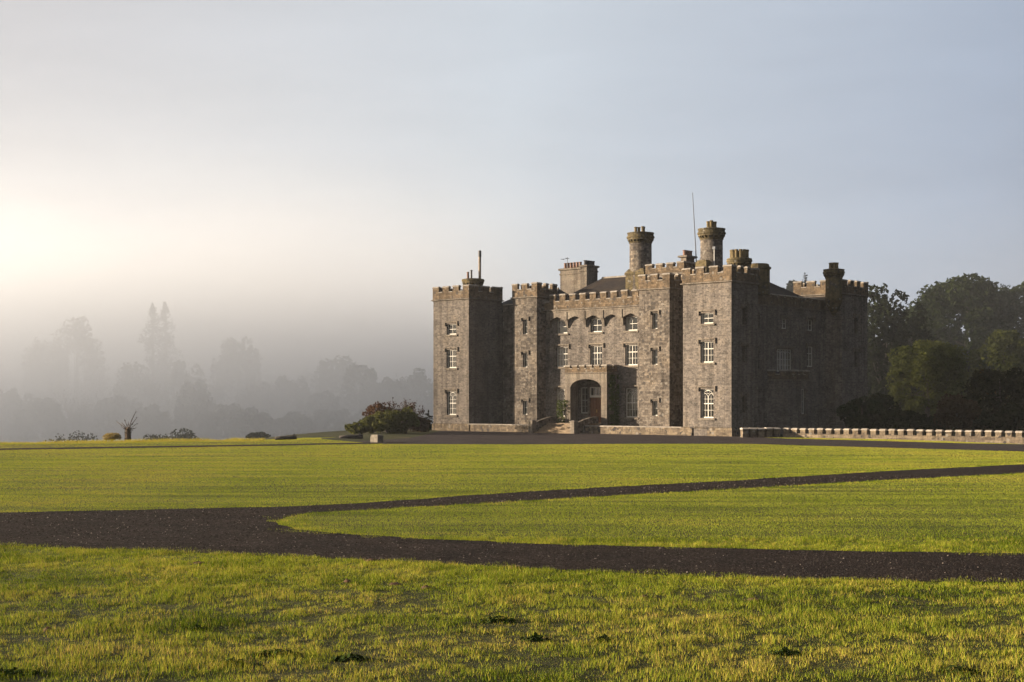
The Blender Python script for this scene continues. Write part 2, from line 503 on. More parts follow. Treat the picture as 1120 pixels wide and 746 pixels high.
PATH = P([(-200, 497), (0, 492.4), (230, 489), (380, 486.2), (440, 485)]) 
PATHP = PATH + [(x + 0.3, y + 4.0) for x, y in PATH[::-1]]
sheet('path', densify(PATHP, 1.0, 0.08, 5), 0.016, M['gravel'])

# ------------------------------------------------------------------ grass: real blades, one object
rng = np.random.default_rng(7)
def vnoise(x, y, s, seed):
    """cheap smooth value noise"""
    r = np.random.default_rng(seed)
    g = r.random((64, 64))
    u, v = x / s, y / s
    i, j = np.floor(u).astype(int), np.floor(v).astype(int)
    fu, fv = u - i, v - j
    fu, fv = fu * fu * (3 - 2 * fu), fv * fv * (3 - 2 * fv)
    a = g[i % 64, j % 64]; b = g[(i + 1) % 64, j % 64]; c = g[i % 64, (j + 1) % 64]; d = g[(i + 1) % 64, (j + 1) % 64]
    return (a * (1 - fu) + b * fu) * (1 - fv) + (c * (1 - fu) + d * fu) * fv
def ngrass(mat_t):
    t = NT('grass_blade')
    a = t.new('Attribute', attribute_name='tint')
    col = t.ramp(a.outputs['Fac'], [(0.0, (0.020, 0.036, 0.003)), (0.3, (0.108, 0.148, 0.010)), (0.6, (0.24, 0.270, 0.027)), (0.85, (0.35, 0.29, 0.045)), (1.0, (0.38, 0.27, 0.085))])
    d = t.new('BsdfDiffuse'); t.put(d.inputs[0], col)
    tr = t.new('BsdfTranslucent'); t.put(tr.inputs[0], col)
    mx = t.new('MixShader', i_0=0.25)
    t.l.new(d.outputs[0], mx.inputs[1]); t.l.new(tr.outputs[0], mx.inputs[2])
    t.l.new(mx.outputs[0], t.out.inputs[0])
    return t.mat
M['grass'] = ngrass(None)
def scatter(d0, d1, dens, margin=1.25):
    # the strip seen by the lens and some metres to either side of it
    k0, k1 = 0.40, 7.0
    n = int((k0 * (d1 * d1 - d0 * d0) + 2 * k1 * (d1 - d0)) * dens)
    y = d0 + (d1 - d0) * rng.random(int(n * 1.6))
    y = y[rng.random(len(y)) < (k0 * y + k1) / (k0 * d1 + k1)][:n]
    x = (rng.random(len(y)) * 2 - 1) * (k0 * y + k1)
    return x, y
def keep_grass(x, y, grow=0.0):
    k = ~in_poly(x, y, DRIVE)
    k &= ~in_poly(x, y, COURT)
    k &= ~in_poly(x, y, PATHP)
    k &= edge_dist(x, y) < 1.5
    # not inside the castle, its terrace or behind it
    cx, cy = x - 19.443, y - 126.056
    a, tt = cx * 0.74503 - cy * 0.66703, cx * 0.66703 + cy * 0.74503
    k &= ~((a > -38) & (tt > -1.0) & (a < 0.5))
    return k
BV, BT = [], []
def blades(x, y, h, w, tint, lean=0.5):
    n = len(x)
    z = ground_z(x, y)
    yaw = rng.random(n) * 2 * math.pi
    la = rng.random(n) * 2 * math.pi
    ll = lean * rng.random(n) * h
    wx, wy = np.cos(yaw) * w / 2, np.sin(yaw) * w / 2
    v = np.empty((n, 3, 3), np.float32)
    v[:, 0] = np.stack([x - wx, y - wy, z - 0.01], 1)
    v[:, 1] = np.stack([x + wx, y + wy, z - 0.01], 1)
    v[:, 2] = np.stack([x + np.cos(la) * ll, y + np.sin(la) * ll, z + h], 1)
    BV.append(v.reshape(-1, 3)); BT.append(tint)
def lawn(d0, d1, dens, h, w, base_t, amp, rough):
    x, y = scatter(d0, d1, dens)
    k = keep_grass(x, y)
    x, y = x[k], y[k]
    big = vnoise(x, y, 2.3, 3) * 0.55 + vnoise(x, y, 0.7, 4) * 0.45
    mid = vnoise(x, y * 0.35, 5.0, 5)
    # rough grass: hollows and tufts
    hh = h * (1 - 0.35 * (1 - rough) * smooth(vnoise(x / 8.0, y, 0.7, 17), 0.5, 0.8)) * (1 - rough + rough * 2.0 * smooth(vnoise(x, y, 0.16, 8) * 0.5 + vnoise(x, y, 0.5, 10) * 0.3 + vnoise(x, y, 1.7, 9) * 0.2, 0.25, 0.75)) * (0.6 + 0.6 * rng.random(len(x)))
    streak = vnoise((x - 0.4 * y) / 6.0, y, 0.9, 15) * 0.5 + vnoise(x / 9.0, y, 0.6, 16) * 0.5      # mower and wheel lines
    tint = base_t + amp * (big - 0.5) * 1.2 + 0.18 * (mid - 0.5) + 0.42 * (streak - 0.5) + (0.06 + 0.75 * rough) * (rng.random(len(x)) - 0.5)
    dry = rng.random(len(x)) < 0.04 + 0.06 * rough + 0.35 * smooth(vnoise(x, y, 0.9, 12), 0.55, 0.85) * rough
    tint = np.where(dry, 0.78 + 0.2 * rng.random(len(x)), tint)
    blades(x, y, hh, w * (0.7 + 0.6 * rng.random(len(x))), np.clip(tint, 0, 1), 0.8)
lawn(14.5, 33, 1050, 0.058, 0.0085, 0.42, 0.55, 0.82)
lawn(24, 50, 800, 0.030, 0.011, 0.55, 0.14, 0.10)
lawn(50, 80, 430, 0.032, 0.016, 0.58, 0.14, 0.10)
lawn(80, 122, 190, 0.036, 0.026, 0.64, 0.16, 0.12)
# dry longer grass along the lip of the lawn, left
n = 26000
tpar = rng.random(n)
ex = -62 + tpar * 42.5
ey = np.interp(ex, [-80, -37.3, -20.6], [92, 103.7, 111.5]) - rng.random(n) ** 2 * 3.0 + 0.6
hh = (0.10 + 0.22 * vnoise(ex, ey, 1.2, 21)) * (0.5 + 0.8 * rng.random(n))
blades(ex, ey, hh, np.full(n, 0.03), np.clip(0.82 + 0.2 * (rng.random(n) - 0.5), 0, 1), 0.9)
# worn, yellowed turf edges along the gravel
def edge_strip(poly, n, side, wid, t0):
    p = np.array(poly); seg = np.diff(p, axis=0); L = np.hypot(seg[:, 0], seg[:, 1]); c = np.cumsum(L)
    s = rng.random(n) * c[-1]; i = np.searchsorted(c, s); i = np.clip(i, 0, len(seg) - 1)
    f = 1 - (c[i] - s) / np.maximum(L[i], 1e-6)
    q = p[i] + seg[i] * f[:, None]
    nr = np.stack([-seg[i, 1], seg[i, 0]], 1) / np.maximum(L[i], 1e-6)[:, None]
    o = rng.random(n) ** 1.5 * wid * side
    q = q + nr * o[:, None]
    k = keep_grass(q[:, 0], q[:, 1])
    q = q[k]
    m = len(q)
    d = q[:, 1]
    blades(q[:, 0], q[:, 1], (0.03 + 0.05 * rng.random(m)), 0.00030 * d, np.clip(t0 + 0.9 * (vnoise(q[:, 0], q[:, 1], 0.6, 44) - 0.5) + 0.4 * (rng.random(m) - 0.5), 0, 1), 0.9)
edge_strip(lb, 7200, -1, 0.7, 0.5)
edge_strip(lt, 9000, 1, 0.7, 0.5)
edge_strip(ub, 9000, -1, 0.7, 0.5)
edge_strip(ut, 9000, 1, 0.7, 0.5)
def stray(poly, n, side):
    # single tufts creeping out over the gravel
    p = np.array(poly); seg = np.diff(p, axis=0); L = np.hypot(seg[:, 0], seg[:, 1]); c = np.cumsum(L)
    s = rng.random(n) * c[-1]; i = np.clip(np.searchsorted(c, s), 0, len(seg) - 1)
    f = 1 - (c[i] - s) / np.maximum(L[i], 1e-6)
    q = p[i] + seg[i] * f[:, None]
    nr = np.stack([-seg[i, 1], seg[i, 0]], 1) / np.maximum(L[i], 1e-6)[:, None]
    reach = 0.75 * smooth(vnoise(q[:, 0], q[:, 1], 0.45, 51) * 0.6 + vnoise(q[:, 0], q[:, 1], 1.6, 52) * 0.4, 0.42, 0.85)
    q = q - nr * (rng.random(n) * reach * side)[:, None]
    k = reach > 0.04
    q = q[k]; m = len(q)
    blades(q[:, 0], q[:, 1], 0.02 + 0.05 * rng.random(m), 0.00032 * q[:, 1], np.clip(0.55 + 0.5 * (rng.random(m) - 0.5), 0, 1), 0.9)
for pl_, sd_, n_ in ((lb, -1, 9000), (lt, 1, 7000), (ub, -1, 2000), (ut, 1, 2000)): stray(pl_, n_, sd_)
grass = fast_mesh('grass', np.concatenate(BV), 3, M['grass'], np.concatenate(BT))
tag(grass, 'yellow green mown lawn and rough foreground grass', 'grass', kind='stuff')

# loose stones on the drive
def pebbles():
    x, y = scatter(24.5, 60, 70)
    k = in_poly(x, y, DRIVE)
    x, y = x[k], y[k]
    n = len(x)
    r = (0.007 + 0.014 * rng.random(n) ** 2.5) * (y / 30.0) ** 0.5
    az = rng.random(n) * 6.28
    v = np.empty((n, 4, 3, 3), np.float32)
    top = np.stack([x, y, 0.012 + r * 1.1], 1)
    for q in range(4):
        a0, a1 = az + q * math.pi / 2, az + (q + 1) * math.pi / 2
        v[:, q, 0] = np.stack([x + np.cos(a0) * r * 1.3, y + np.sin(a0) * r, np.full(n, 0.010)], 1)
        v[:, q, 1] = np.stack([x + np.cos(a1) * r * 1.3, y + np.sin(a1) * r, np.full(n, 0.010)], 1)
        v[:, q, 2] = top
    t = NT('pebble')
    a = t.new('Attribute', attribute_name='tint')
    col = t.ramp(a.outputs['Fac'], [(0.0, (0.016, 0.013, 0.012)), (0.75, (0.045, 0.036, 0.032)), (1.0, (0.24, 0.20, 0.165))])
    bs = t.new('BsdfDiffuse'); t.put(bs.inputs[0], col); t.l.new(bs.outputs[0], t.out.inputs[0])
    o = fast_mesh('gravel', v.reshape(-1, 3), 3, t.mat, np.repeat(rng.random(n) ** 2.6, 4))
    tag(o, 'loose dark pebbles strewn over the driveway', 'gravel', kind='stuff')
pebbles()

# ------------------------------------------------------------------ the castle
C0 = (19.443, 126.056, 0.0)
castle = empty('castle', C0, math.atan2(-0.66703, 0.74503))
tag(castle, 'grey stone castle with battlemented square towers, round chimneys and an arched porch', 'castle')
# castle frame: x runs along the front from left (-37.3) to the near corner (0), y into the depth, z up

class Plane:
    """a wall plane: point(u, d, z): u along the wall, d inwards"""
    def __init__(s, o, ux, nin): s.o, s.ux, s.n = o, ux, nin
    def pt(s, u, d, z): return (s.o[0] + u * s.ux[0] + d * s.n[0], s.o[1] + u * s.ux[1] + d * s.n[1], z)
def FR(t): return Plane((0, t), (1, 0), (0, 1))          # faces the front
def RI(a): return Plane((a, 0), (0, 1), (-1, 0))         # faces right
def LE(a): return Plane((a, 0), (0, 1), (1, 0))
def BA(t): return Plane((0, t), (1, 0), (0, -1))
def CANT(p0, p1):
    dx, dy = p1[0] - p0[0], p1[1] - p0[1]; L = math.hypot(dx, dy)
    return Plane(p0, (dx / L, dy / L), (-dy / L, dx / L)), L

def pbox(mb, pl, u0, u1, d0, d1, z0, z1):
    b = [pl.pt(u0, d0, z0), pl.pt(u1, d0, z0), pl.pt(u1, d1, z0), pl.pt(u0, d1, z0)]
    mb.hexa(b, [(x, y, z1) for x, y, _ in b])

def wall(mb, pl, u0, u1, z0, z1, holes=(), depth=0.34):
    us = sorted({u0, u1, *[h[0] for h in holes], *[h[1] for h in holes]})
    zs = sorted({z0, z1, *[h[2] for h in holes], *[h[3] for h in holes]})
    for i in range(len(us) - 1):
        for j in range(len(zs) - 1):
            uc, zc = (us[i] + us[i + 1]) / 2, (zs[j] + zs[j + 1]) / 2
            if any(h[0] < uc < h[1] and h[2] < zc < h[3] for h in holes): continue
            mb.face([pl.pt(us[i], 0, zs[j]), pl.pt(us[i + 1], 0, zs[j]), pl.pt(us[i + 1], 0, zs[j + 1]), pl.pt(us[i], 0, zs[j + 1])])
    for a, b, c, d in holes:
        mb.face([pl.pt(a, 0, c), pl.pt(a, depth, c), pl.pt(a, depth, d), pl.pt(a, 0, d)])
        mb.face([pl.pt(b, 0, c), pl.pt(b, depth, c), pl.pt(b, depth, d), pl.pt(b, 0, d)])
        mb.face([pl.pt(a, 0, d), pl.pt(b, 0, d), pl.pt(b, depth, d), pl.pt(a, depth, d)])
        mb.face([pl.pt(a, 0, c), pl.pt(b, 0, c), pl.pt(b, depth, c), pl.pt(a, depth, c)])

def window(pl, uc, w, zb, zt, style, blind=None, hood=True, sill=True):
    """a window part: white frame, with pane, hood mould and sill under it; returns its hole"""
    u0, u1 = uc - w / 2, uc + w / 2
    m = MB()
    D0, D1 = 0.20, 0.27
    fw = 0.075 if style != 'slit' else 0.05
    pbox(m, pl, u0, u0 + fw, D0, D1, zb, zt); pbox(m, pl, u1 - fw, u1, D0, D1, zb, zt)
    pbox(m, pl, u0 + fw, u1 - fw, D0, D1, zb, zb + fw * 1.5); pbox(m, pl, u0 + fw, u1 - fw, D0, D1, zt - fw, zt)
    iu0, iu1 = u0 + fw, u1 - fw
    iz0, iz1 = zb + fw * 1.5, zt - fw
    H = iz1 - iz0
    def bar_v(u, z0, z1, t=0.035): pbox(m, pl, u - t / 2, u + t / 2, D0 + 0.01, D1 - 0.005, z0, z1)
    def bar_h(z, t=0.035, a=None, b=None): pbox(m, pl, iu0 if a is None else a, iu1 if b is None else b, D0 + 0.004, D1 - 0.01, z - t / 2, z + t / 2)
    def arch(ua, ub, zs, rise, t=0.05, n=8):
        c = (ua + ub) / 2
        pts = []
        for i in range(n + 1):
            s = i / n
            u = ua + (ub - ua) * s
            k = abs(2 * s - 1)
            pts.append((u, zs + rise * (1 - k ** 1.8)))
        for (a, za), (b, zb_) in zip(pts, pts[1:]):
            bb = [pl.pt(a, D0 + 0.012, za - t / 2), pl.pt(b, D0 + 0.012, zb_ - t / 2), pl.pt(b, D1 - 0.012, zb_ - t / 2), pl.pt(a, D1 - 0.012, za - t / 2)]
            m.hexa(bb, [(x, y, z + t) for x, y, z in bb])
    if style == 'sash2':                                   # tall window: mullion, transom, thin bars
        zt_ = iz0 + H * 0.66
        bar_v(uc, iz0, iz1, 0.065); bar_h(zt_, 0.075)
        bar_h(iz0 + H * 0.33, 0.03)
        for q in (0.25, 0.75): bar_v(iu0 + (iu1 - iu0) * q, iz0, iz1, 0.022)
    elif style == 'small':
        bar_h(iz0 + H * 0.5, 0.05); bar_v(uc, iz0, iz1, 0.03)
    elif style == 'gothic':
        zs = iz0 + H * 0.74
        bar_v(uc, iz0, zs + 0.1, 0.075); bar_h(iz0 + H * 0.49, 0.085)
        bar_h(iz0 + H * 0.245, 0.035); bar_h(iz0 + H * 0.66, 0.03)
        for q in (0.25, 0.75): bar_v(iu0 + (iu1 - iu0) * q, iz0, zs + 0.12, 0.022)
        arch(iu0, uc, zs, H * 0.13); arch(uc, iu1, zs, H * 0.13)
        arch(iu0, iu1, zs + H * 0.06, H * 0.19, 0.045)
        r = H * 0.06
        cz = iz1 - r * 1.5
        ring = [(uc + r * math.cos(i * math.pi / 5), cz + r * math.sin(i * math.pi / 5)) for i in range(11)]
        for (a, za), (b, zb_) in zip(ring, ring[1:]):
            bb = [pl.pt(a, D0 + 0.014, za), pl.pt(b, D0 + 0.014, zb_), pl.pt(b, D1 - 0.014, zb_), pl.pt(a, D1 - 0.014, za)]
            m.hexa(bb, [(x, y, z + 0.035) for x, y, z in bb])
    elif style == 'triple':
        for q in (1 / 3, 2 / 3): bar_v(iu0 + (iu1 - iu0) * q, iz0, iz1, 0.07)
        for q in (1 / 6, 0.5, 5 / 6): bar_v(iu0 + (iu1 - iu0) * q, iz0, iz1, 0.025)
        for q in (0.27, 0.54): bar_h(iz0 + H * q, 0.035)
        for i in range(3): arch(iu0 + (iu1 - iu0) * i / 3, iu0 + (iu1 - iu0) * (i + 1) / 3, iz0 + H * 0.82, H * 0.12)
    elif style == 'slit':
        bar_h(iz0 + H * 0.5, 0.03)
    elif style == 'side':
        bar_h(iz0 + H * 0.5, 0.06); bar_v(uc, iz0, iz1, 0.045); bar_h(iz0 + H * 0.25, 0.025); bar_h(iz0 + H * 0.75, 0.025)
    fr = m.build('window', M['frame'] if style != 'slit' or pl.n == (0, 1) else M['dressed'], castle)
    g = MB(); g.face([pl.pt(u0 + 0.02, D1 - 0.025, zb + 0.02), pl.pt(u1 - 0.02, D1 - 0.025, zb + 0.02), pl.pt(u1 - 0.02, D1 - 0.025, zt - 0.02), pl.pt(u0 + 0.02, D1 - 0.025, zt - 0.02)])
    g.build('pane', M['glass'], fr)
    if blind:
        for k, q0, q1, z0q, z1q in blind:
            b = MB()
            a0, a1 = u0 + (u1 - u0) * q0, u0 + (u1 - u0) * q1
            c0, c1 = zb + (zt - zb) * z0q, zb + (zt - zb) * z1q
            n = 10
            for i in range(n):                              # folds
                ua, ub = a0 + (a1 - a0) * i / n, a0 + (a1 - a0) * (i + 1) / n
                da, db = (0.30 + (0.03 if i % 2 else 0)), (0.30 + (0 if i % 2 else 0.03))
                if k == 'blind': da = db = 0.29
                b.face([pl.pt(ua, da, c0), pl.pt(ub, db, c0), pl.pt(ub, db, c1), pl.pt(ua, da, c1)])
            b.build(k, M[k], fr)
    if hood:
        h = MB()
        ov, th = 0.26, 0.13
        L = [(u0 - ov, zt - 0.2), (u0 - ov + th, zt - 0.2), (u0 - ov + th, zt + 0.16), (u1 + ov - th, zt + 0.16), (u1 + ov - th, zt - 0.2), (u1 + ov, zt - 0.2), (u1 + ov, zt + 0.16 + th), (u0 - ov, zt + 0.16 + th)]
        if style == 'slit': L = [(u, z if z > zt else zt - 0.15) for u, z in L]
        a = [pl.pt(u, -0.13, z) for u, z in L]; b = [pl.pt(u, 0.05, z) for u, z in L]
        for i in range(8):
            j = (i + 1) % 8
            h.face([a[i], a[j], b[j], b[i]])
        for q in ((0, 1, 2, 7), (2, 3, 6, 7), (3, 4, 5, 6)):
            h.face([a[i] for i in q]); h.face([b[i] for i in q])
        h.build('hood_mould', M['dressed'], fr)
    if sill:
        s_ = MB(); pbox(s_, pl, u0 - 0.2, u1 + 0.2, -0.13, 0.24, zb - 0.19, zb - 0.004)
        s_.build('sill', M['dressed'], fr)
    return (u0, u1, zb, zt)

def colcap(mb, pl, u0, u1, d0, d1, z0, z1, eu=0.035, ed=0.06, ch=0.09, rise=0.08):
    """one column of a parapet: shaft, overhanging coping, saddleback top; the coping is the second material"""
    def ring(a, b, c, d, z): return [pl.pt(a, c, z), pl.pt(b, c, z), pl.pt(b, d, z), pl.pt(a, d, z)]
    mb.mi = 0
    r0, r1 = ring(u0, u1, d0, d1, z0), ring(u0, u1, d0, d1, z1)
    mb.loft([r0, r1], True, False)
    mb.mi = 1
    r2, r3 = ring(u0 - eu, u1 + eu, d0 - ed, d1 + ed, z1 + 0.01), ring(u0 - eu, u1 + eu, d0 - ed, d1 + ed, z1 + ch)
    dm = (d1 - d0) * 0.3
    r4 = ring(u0 - eu * 0.2, u1 + eu * 0.2, d0 + dm, d1 - dm, z1 + ch + rise)
    mb.loft([r1, r2, r3, r4], False, True)
    mb.mi = 0

def battlement(mb, pl, u0, u1, zb, zlow, zhigh, d0, d1, n, cw=None, gap=0.60, jitter=0.0, rr=None):
    """n merlons between u0 and u1, the first and last flush with the corners"""
    total = u1 - u0
    wm = (total - gap * (n - 1)) / n
    u = u0
    for i in range(n):
        jz = (rr.uniform(-jitter, jitter) if rr else 0)
        colcap(mb, pl, u, u + wm, d0, d1, zb, zhigh + jz)
        u += wm
        if i < n - 1:
            colcap(mb, pl, u, u + gap, d0, d1, zb, zlow, 0.0, 0.05, 0.06, 0.05)
            u += gap

RR = random.Random(4)
def string_course(mb, a0, a1, t0, t1, z, pr=0.19, h=0.2):
    ring = lambda e, zz: [(a0 - e, t0 - e, zz), (a1 + e, t0 - e, zz), (a1 + e, t1 + e, zz), (a0 - e, t1 + e, zz)]
    mb.loft([ring(-0.05, z - h), ring(pr * 0.6, z - h * 0.55), ring(pr, z - h * 0.5), ring(pr, z - 0.02), ring(-0.05, z + 0.05)], True, True)

def square_tower(name, a0, a1, t0, t1, mat, holes, nfront, nside, label=None):
    """holes: dict of wall side -> window holes"""
    m = MB()
    zt = 13.9
    for key, pl, u0, u1 in (('front', FR(t0), a0, a1), ('right', RI(a1), t0, t1), ('back', BA(t1), a0, a1), ('left', LE(a0), t0, t1)):
        wall(m, pl, u0, u1, 0.0, zt, holes.get(key, ()))
    m.face([(a0, t0, zt), (a1, t0, zt), (a1, t1, zt), (a0, t1, zt)])
    o = m.build(name, mat, castle)
    if label: o['label'] = label
    s = MB(); string_course(s, a0, a1, t0, t1, 13.84)
    s.build('string_course', M['dressed'], o)
    p = MB()
    e, th = 0.05, 0.30
    zb, zl, zh = 13.86, 14.55, 15.08
    battlement(p, FR(t0 - e), a0 - e, a1 + e, zb, zl, zh, 0, th, nfront, jitter=0.03, rr=RR)
    battlement(p, BA(t1 + e), a0 - e, a1 + e, zb, zl, zh, 0, th, nfront, jitter=0.03, rr=RR)
    battlement(p, RI(a1 + e), t0 - e + th, t1 + e - th, zb, zl, zh - 0.004, 0, th, nside, jitter=0.03, rr=RR)
    battlement(p, LE(a0 - e), t0 - e + th, t1 + e - th, zb, zl, zh - 0.004, 0, th, nside, jitter=0.03, rr=RR)
    p.build('parapet', [M['parapet'], M['coping']], o)
    return o

B_full = [('blind', 0.05, 0.95, 0.05, 0.97)]
B_half = [('blind', 0.05, 0.95, 0.45, 0.97)]
CURT = [('curtain_backing', 0.02, 0.40, 0.02, 0.98), ('curtain_backing', 0.56, 0.98, 0.02, 0.98)]
PANE_TAN = [('curtain_backing', 0.02, 0.98, 0.02, 0.98)]  # full-width tan sheet added to stand in for the panes' reflection

# left front tower
h = [window(FR(0), -34.62, 1.4, 10.1, 11.2, 'small', [('blind', 0.35, 0.98, 0.0, 0.97)]),
     window(FR(0), -34.62, 1.45, 6.6, 8.5, 'sash2', PANE_TAN),
     window(FR(0), -34.62, 1.4, 1.68, 4.15, 'gothic', CURT)]
TOWER_L = square_tower('corner_tower', -37.29, -32.1, 0.0, 5.1, M['ashlar'], {'front': h}, 4, 3)
# near right front tower
h = [window(FR(0), -2.6, 1.35, 10.1, 11.05, 'small', B_full),
     window(FR(0), -2.6, 1.4, 6.6, 8.5, 'sash2', PANE_TAN),
     window(FR(0), -2.6, 1.4, 1.62, 4.22, 'gothic', CURT)]
hr = [window(RI(0), 2.15, 0.75, zb, zt, 'slit', None, True, False) for zb, zt in ((9.95, 11.55), (6.55, 8.1), (2.05, 3.65))]
TOWER_R = square_tower('corner_tower', -5.2, 0.0, 0.0, 4.4, M['ashlar'], {'front': h, 'right': hr}, 4, 4)
# slim towers either side of the centre
for a0, a1, win in ((-28.5, -25.2, -26.8), (-12.25, -8.7, -10.4)):
    h = [window(FR(2.8), win, 0.62, zb, zt, 'slit', PANE_TAN, True, False) for zb, zt in ((10.0, 11.5), (6.6, 8.05), (1.75, 3.15))]
    square_tower('slim_tower', a0, a1, 2.8, 5.9, M['rubble'], {'front': h}, 3, 3)
# far tower at the back right
h = [window(RI(0), 22.7, 0.75, zb, zt, 'slit', None, True, False) for zb, zt in ((9.9, 11.6), (6.5, 8.2))]
TOWER_F = square_tower('corner_tower', -5.4, 0.0, 19.8, 25.1, M['ashlar'], {'right': h}, 4, 4)
square_tower('corner_tower', -37.29, -32.0, 19.8, 25.1, M['ashlar'], {}, 4, 4)

# centre front wall with three bays
hc = []
bl = {0: [('blind', 0.2, 0.98, 0.02, 0.5)], 1: [('blind', 0.3, 0.98, 0.02, 0.45)], 2: B_full}
for i, uc in enumerate((-23.05, -18.62, -14.25)):
    hc.append(window(FR(4.2), uc, 1.45, 10.0, 11.35, 'small', bl[i], False))
    hc.append(window(FR(4.2), uc, 1.5, 6.62, 8.62, 'sash2', PANE_TAN if i < 2 else CURT))
    if i != 1: hc.append(window(FR(4.2), uc, 1.5, 1.55, 4.4, 'gothic', CURT))
DOORW = (-19.5, -17.8, 0.98, 4.55)
SIDEW = window(FR(4.2), -20.2, 0.95, 1.9, 4.5, 'side', None, False)
m = MB()
wall(m, FR(4.2), -25.2, -12.25, 0.0, 12.3, hc + [DOORW, SIDEW])
m.build('front_wall', M['rubble'] if False else M['ashlar'], castle)
# corbelled arcade below the parapet
m = MB()
d0 = 3.80
a_s = np.linspace(-24.55, -12.9, 6)
top = 12.25
for i in range(5):
    x0, x1 = a_s[i], a_s[i + 1]
    hw = 0.21
    prev = None
    n = 10
    for k in range(n):
        s0, s1 = k / n, (k + 1) / n
        def arc(s):
            q = abs(2 * s - 1)
            return 11.32 + 0.34 * (1 - q ** 1.35)
        ua, ub = x0 + hw + (x1 - x0 - 2 * hw) * s0, x0 + hw + (x1 - x0 - 2 * hw) * s1
        b = [(ua, d0, arc(s0)), (ub, d0, arc(s1)), (ub, 4.2, arc(s1)), (ua, 4.2, arc(s0))]
        m.hexa(b, [(x, y, top) for x, y, _ in b])
for x in a_s:
    m.hexa([(x - 0.21, d0, 11.32), (x + 0.21, d0, 11.32), (x + 0.21, 4.2, 11.32), (x - 0.21, 4.2, 11.32)], [(x - 0.21, d0, top), (x + 0.21, d0, top), (x + 0.21, 4.2, top), (x - 0.21, 4.2, top)])
    # tapering corbel
    m.hexa([(x - 0.09, 4.08, 10.55), (x + 0.09, 4.08, 10.55), (x + 0.09, 4.2, 10.55), (x - 0.09, 4.2, 10.55)], [(x - 0.21, d0, 11.32), (x + 0.21, d0, 11.32), (x + 0.21, 4.2, 11.32), (x - 0.21, 4.2, 11.32)])
    # raised pilaster
    m.box(x - 0.17, x + 0.17, d0 - 0.07, d0, 11.3, 12.22)
m.box(a_s[0], a_s[-1], d0 - 0.05, d0, 12.12, 12.25)
arcade = m.build('corbel_arcade', M['dressed'], castle)
m = MB()
m.loft([[(-25.15, d0 - 0.02, 12.25), (-12.3, d0 - 0.02, 12.25), (-12.3, 4.4, 12.25), (-25.15, 4.4, 12.25)], [(-25.15, d0 - 0.14, 12.33), (-12.3, d0 - 0.14, 12.33), (-12.3, 4.4, 12.33), (-25.15, 4.4, 12.33)], [(-25.15, d0 - 0.14, 12.40), (-12.3, d0 - 0.14, 12.40), (-12.3, 4.4, 12.40), (-25.15, 4.4, 12.40)], [(-25.15, d0, 12.46), (-12.3, d0, 12.46), (-12.3, 4.4, 12.46), (-25.15, 4.4, 12.46)]])
m.build('string_course', M['dressed'], arcade)
m = MB()
u = -25.65
pl = FR(d0)
colcap(m, pl, -25.15, -24.85, 0, 0.30, 12.47, 13.2, 0, 0.05, 0.06, 0.05)
u = -24.35
colcap(m, pl, -24.85, u, 0, 0.30, 12.47, 13.2, 0, 0.05, 0.06, 0.05)
for i in range(9):
    colcap(m, pl, u, u + 0.76, 0, 0.30, 12.47, 13.82 + RR.uniform(-0.03, 0.03))
    colcap(m, pl, u + 0.76, u + 1.31 if i < 8 else -12.3, 0, 0.30, 12.47, 13.2, 0, 0.05, 0.06, 0.05)
    u += 1.31
m.build('parapet', [M['parapet'], M['coping']], arcade)

# recessed walls: between left tower and slim tower, between slim tower and near tower
def plain_wall(a0, a1, t, holes=()):
    m = MB()
    wall(m, FR(t), a0, a1, 0.0, 13.3, holes)
    o = m.build('recessed_wall', M['rubble'], castle)
    c = MB(); c.box(a0, a1, t - 0.07, t + 0.35, 13.3, 13.42)
    c.build('coping', M['coping'], o)
    return o
plain_wall(-32.1, -28.5, 5.25)
plain_wall(-8.7, -5.2, 5.25)
# right hand side wall
hs = [window(RI(-1.8), 12.0, 1.15, 10.05, 11.05, 'small', None, True, True),
      window(RI(-1.8), 16.85, 1.15, 10.05, 11.15, 'small', None, True, True),
      window(RI(-1.8), 12.0, 2.9, 5.95, 8.1, 'triple', CURT, True, False),
      window(RI(-1.8), 16.85, 1.3, 6.5, 8.5, 'sash2', None, True, True)]
for zb, zt in ((9.95, 11.4), (6.1, 8.3), (2.1, 4.2)):
    hs.append(window(RI(-1.8), 6.95, 1.1, zb, zt, 'sash2' if zt < 9 else 'small', [('curtain_backing', 0.02, 0.98, 0.02, 0.98)], False, True))  # sheet added behind these panes to hide the sunlit interior
m = MB(); wall(m, RI(-1.8), 4.4, 19.8, 0.0, 12.1, hs)
sw = m.build('side_wall', M['ashlar'], castle)
m = MB(); m.box(-2.1, -1.68, 4.4, 19.8, 12.06, 12.2); m.build('string_course', M['dressed'], sw)
m = MB()
u = 4.45
while u < 19.0:
    colcap(m, RI(-1.75), u, u + 0.95, 0, 0.42, 12.2, 13.16, 0.03, 0.06, 0.08, 0.06)
    colcap(m, RI(-1.75), u + 0.95, u + 1.28, 0.02, 0.40, 12.2, 13.02, 0.0, 0.03, 0.05, 0.03)
    u += 1.28
m.build('parapet', [M['parapet'], M['coping']], sw)
# left and back walls of the block (seen from a step aside)
m = MB(); wall(m, LE(-35.4), 5.1, 19.8, 0.0, 13.2); m.build('side_wall', M['ashlar'], castle)
m = MB(); wall(m, BA(23.0), -32.0, -5.4, 0.0, 13.2); m.build('rear_wall', M['ashlar'], castle)

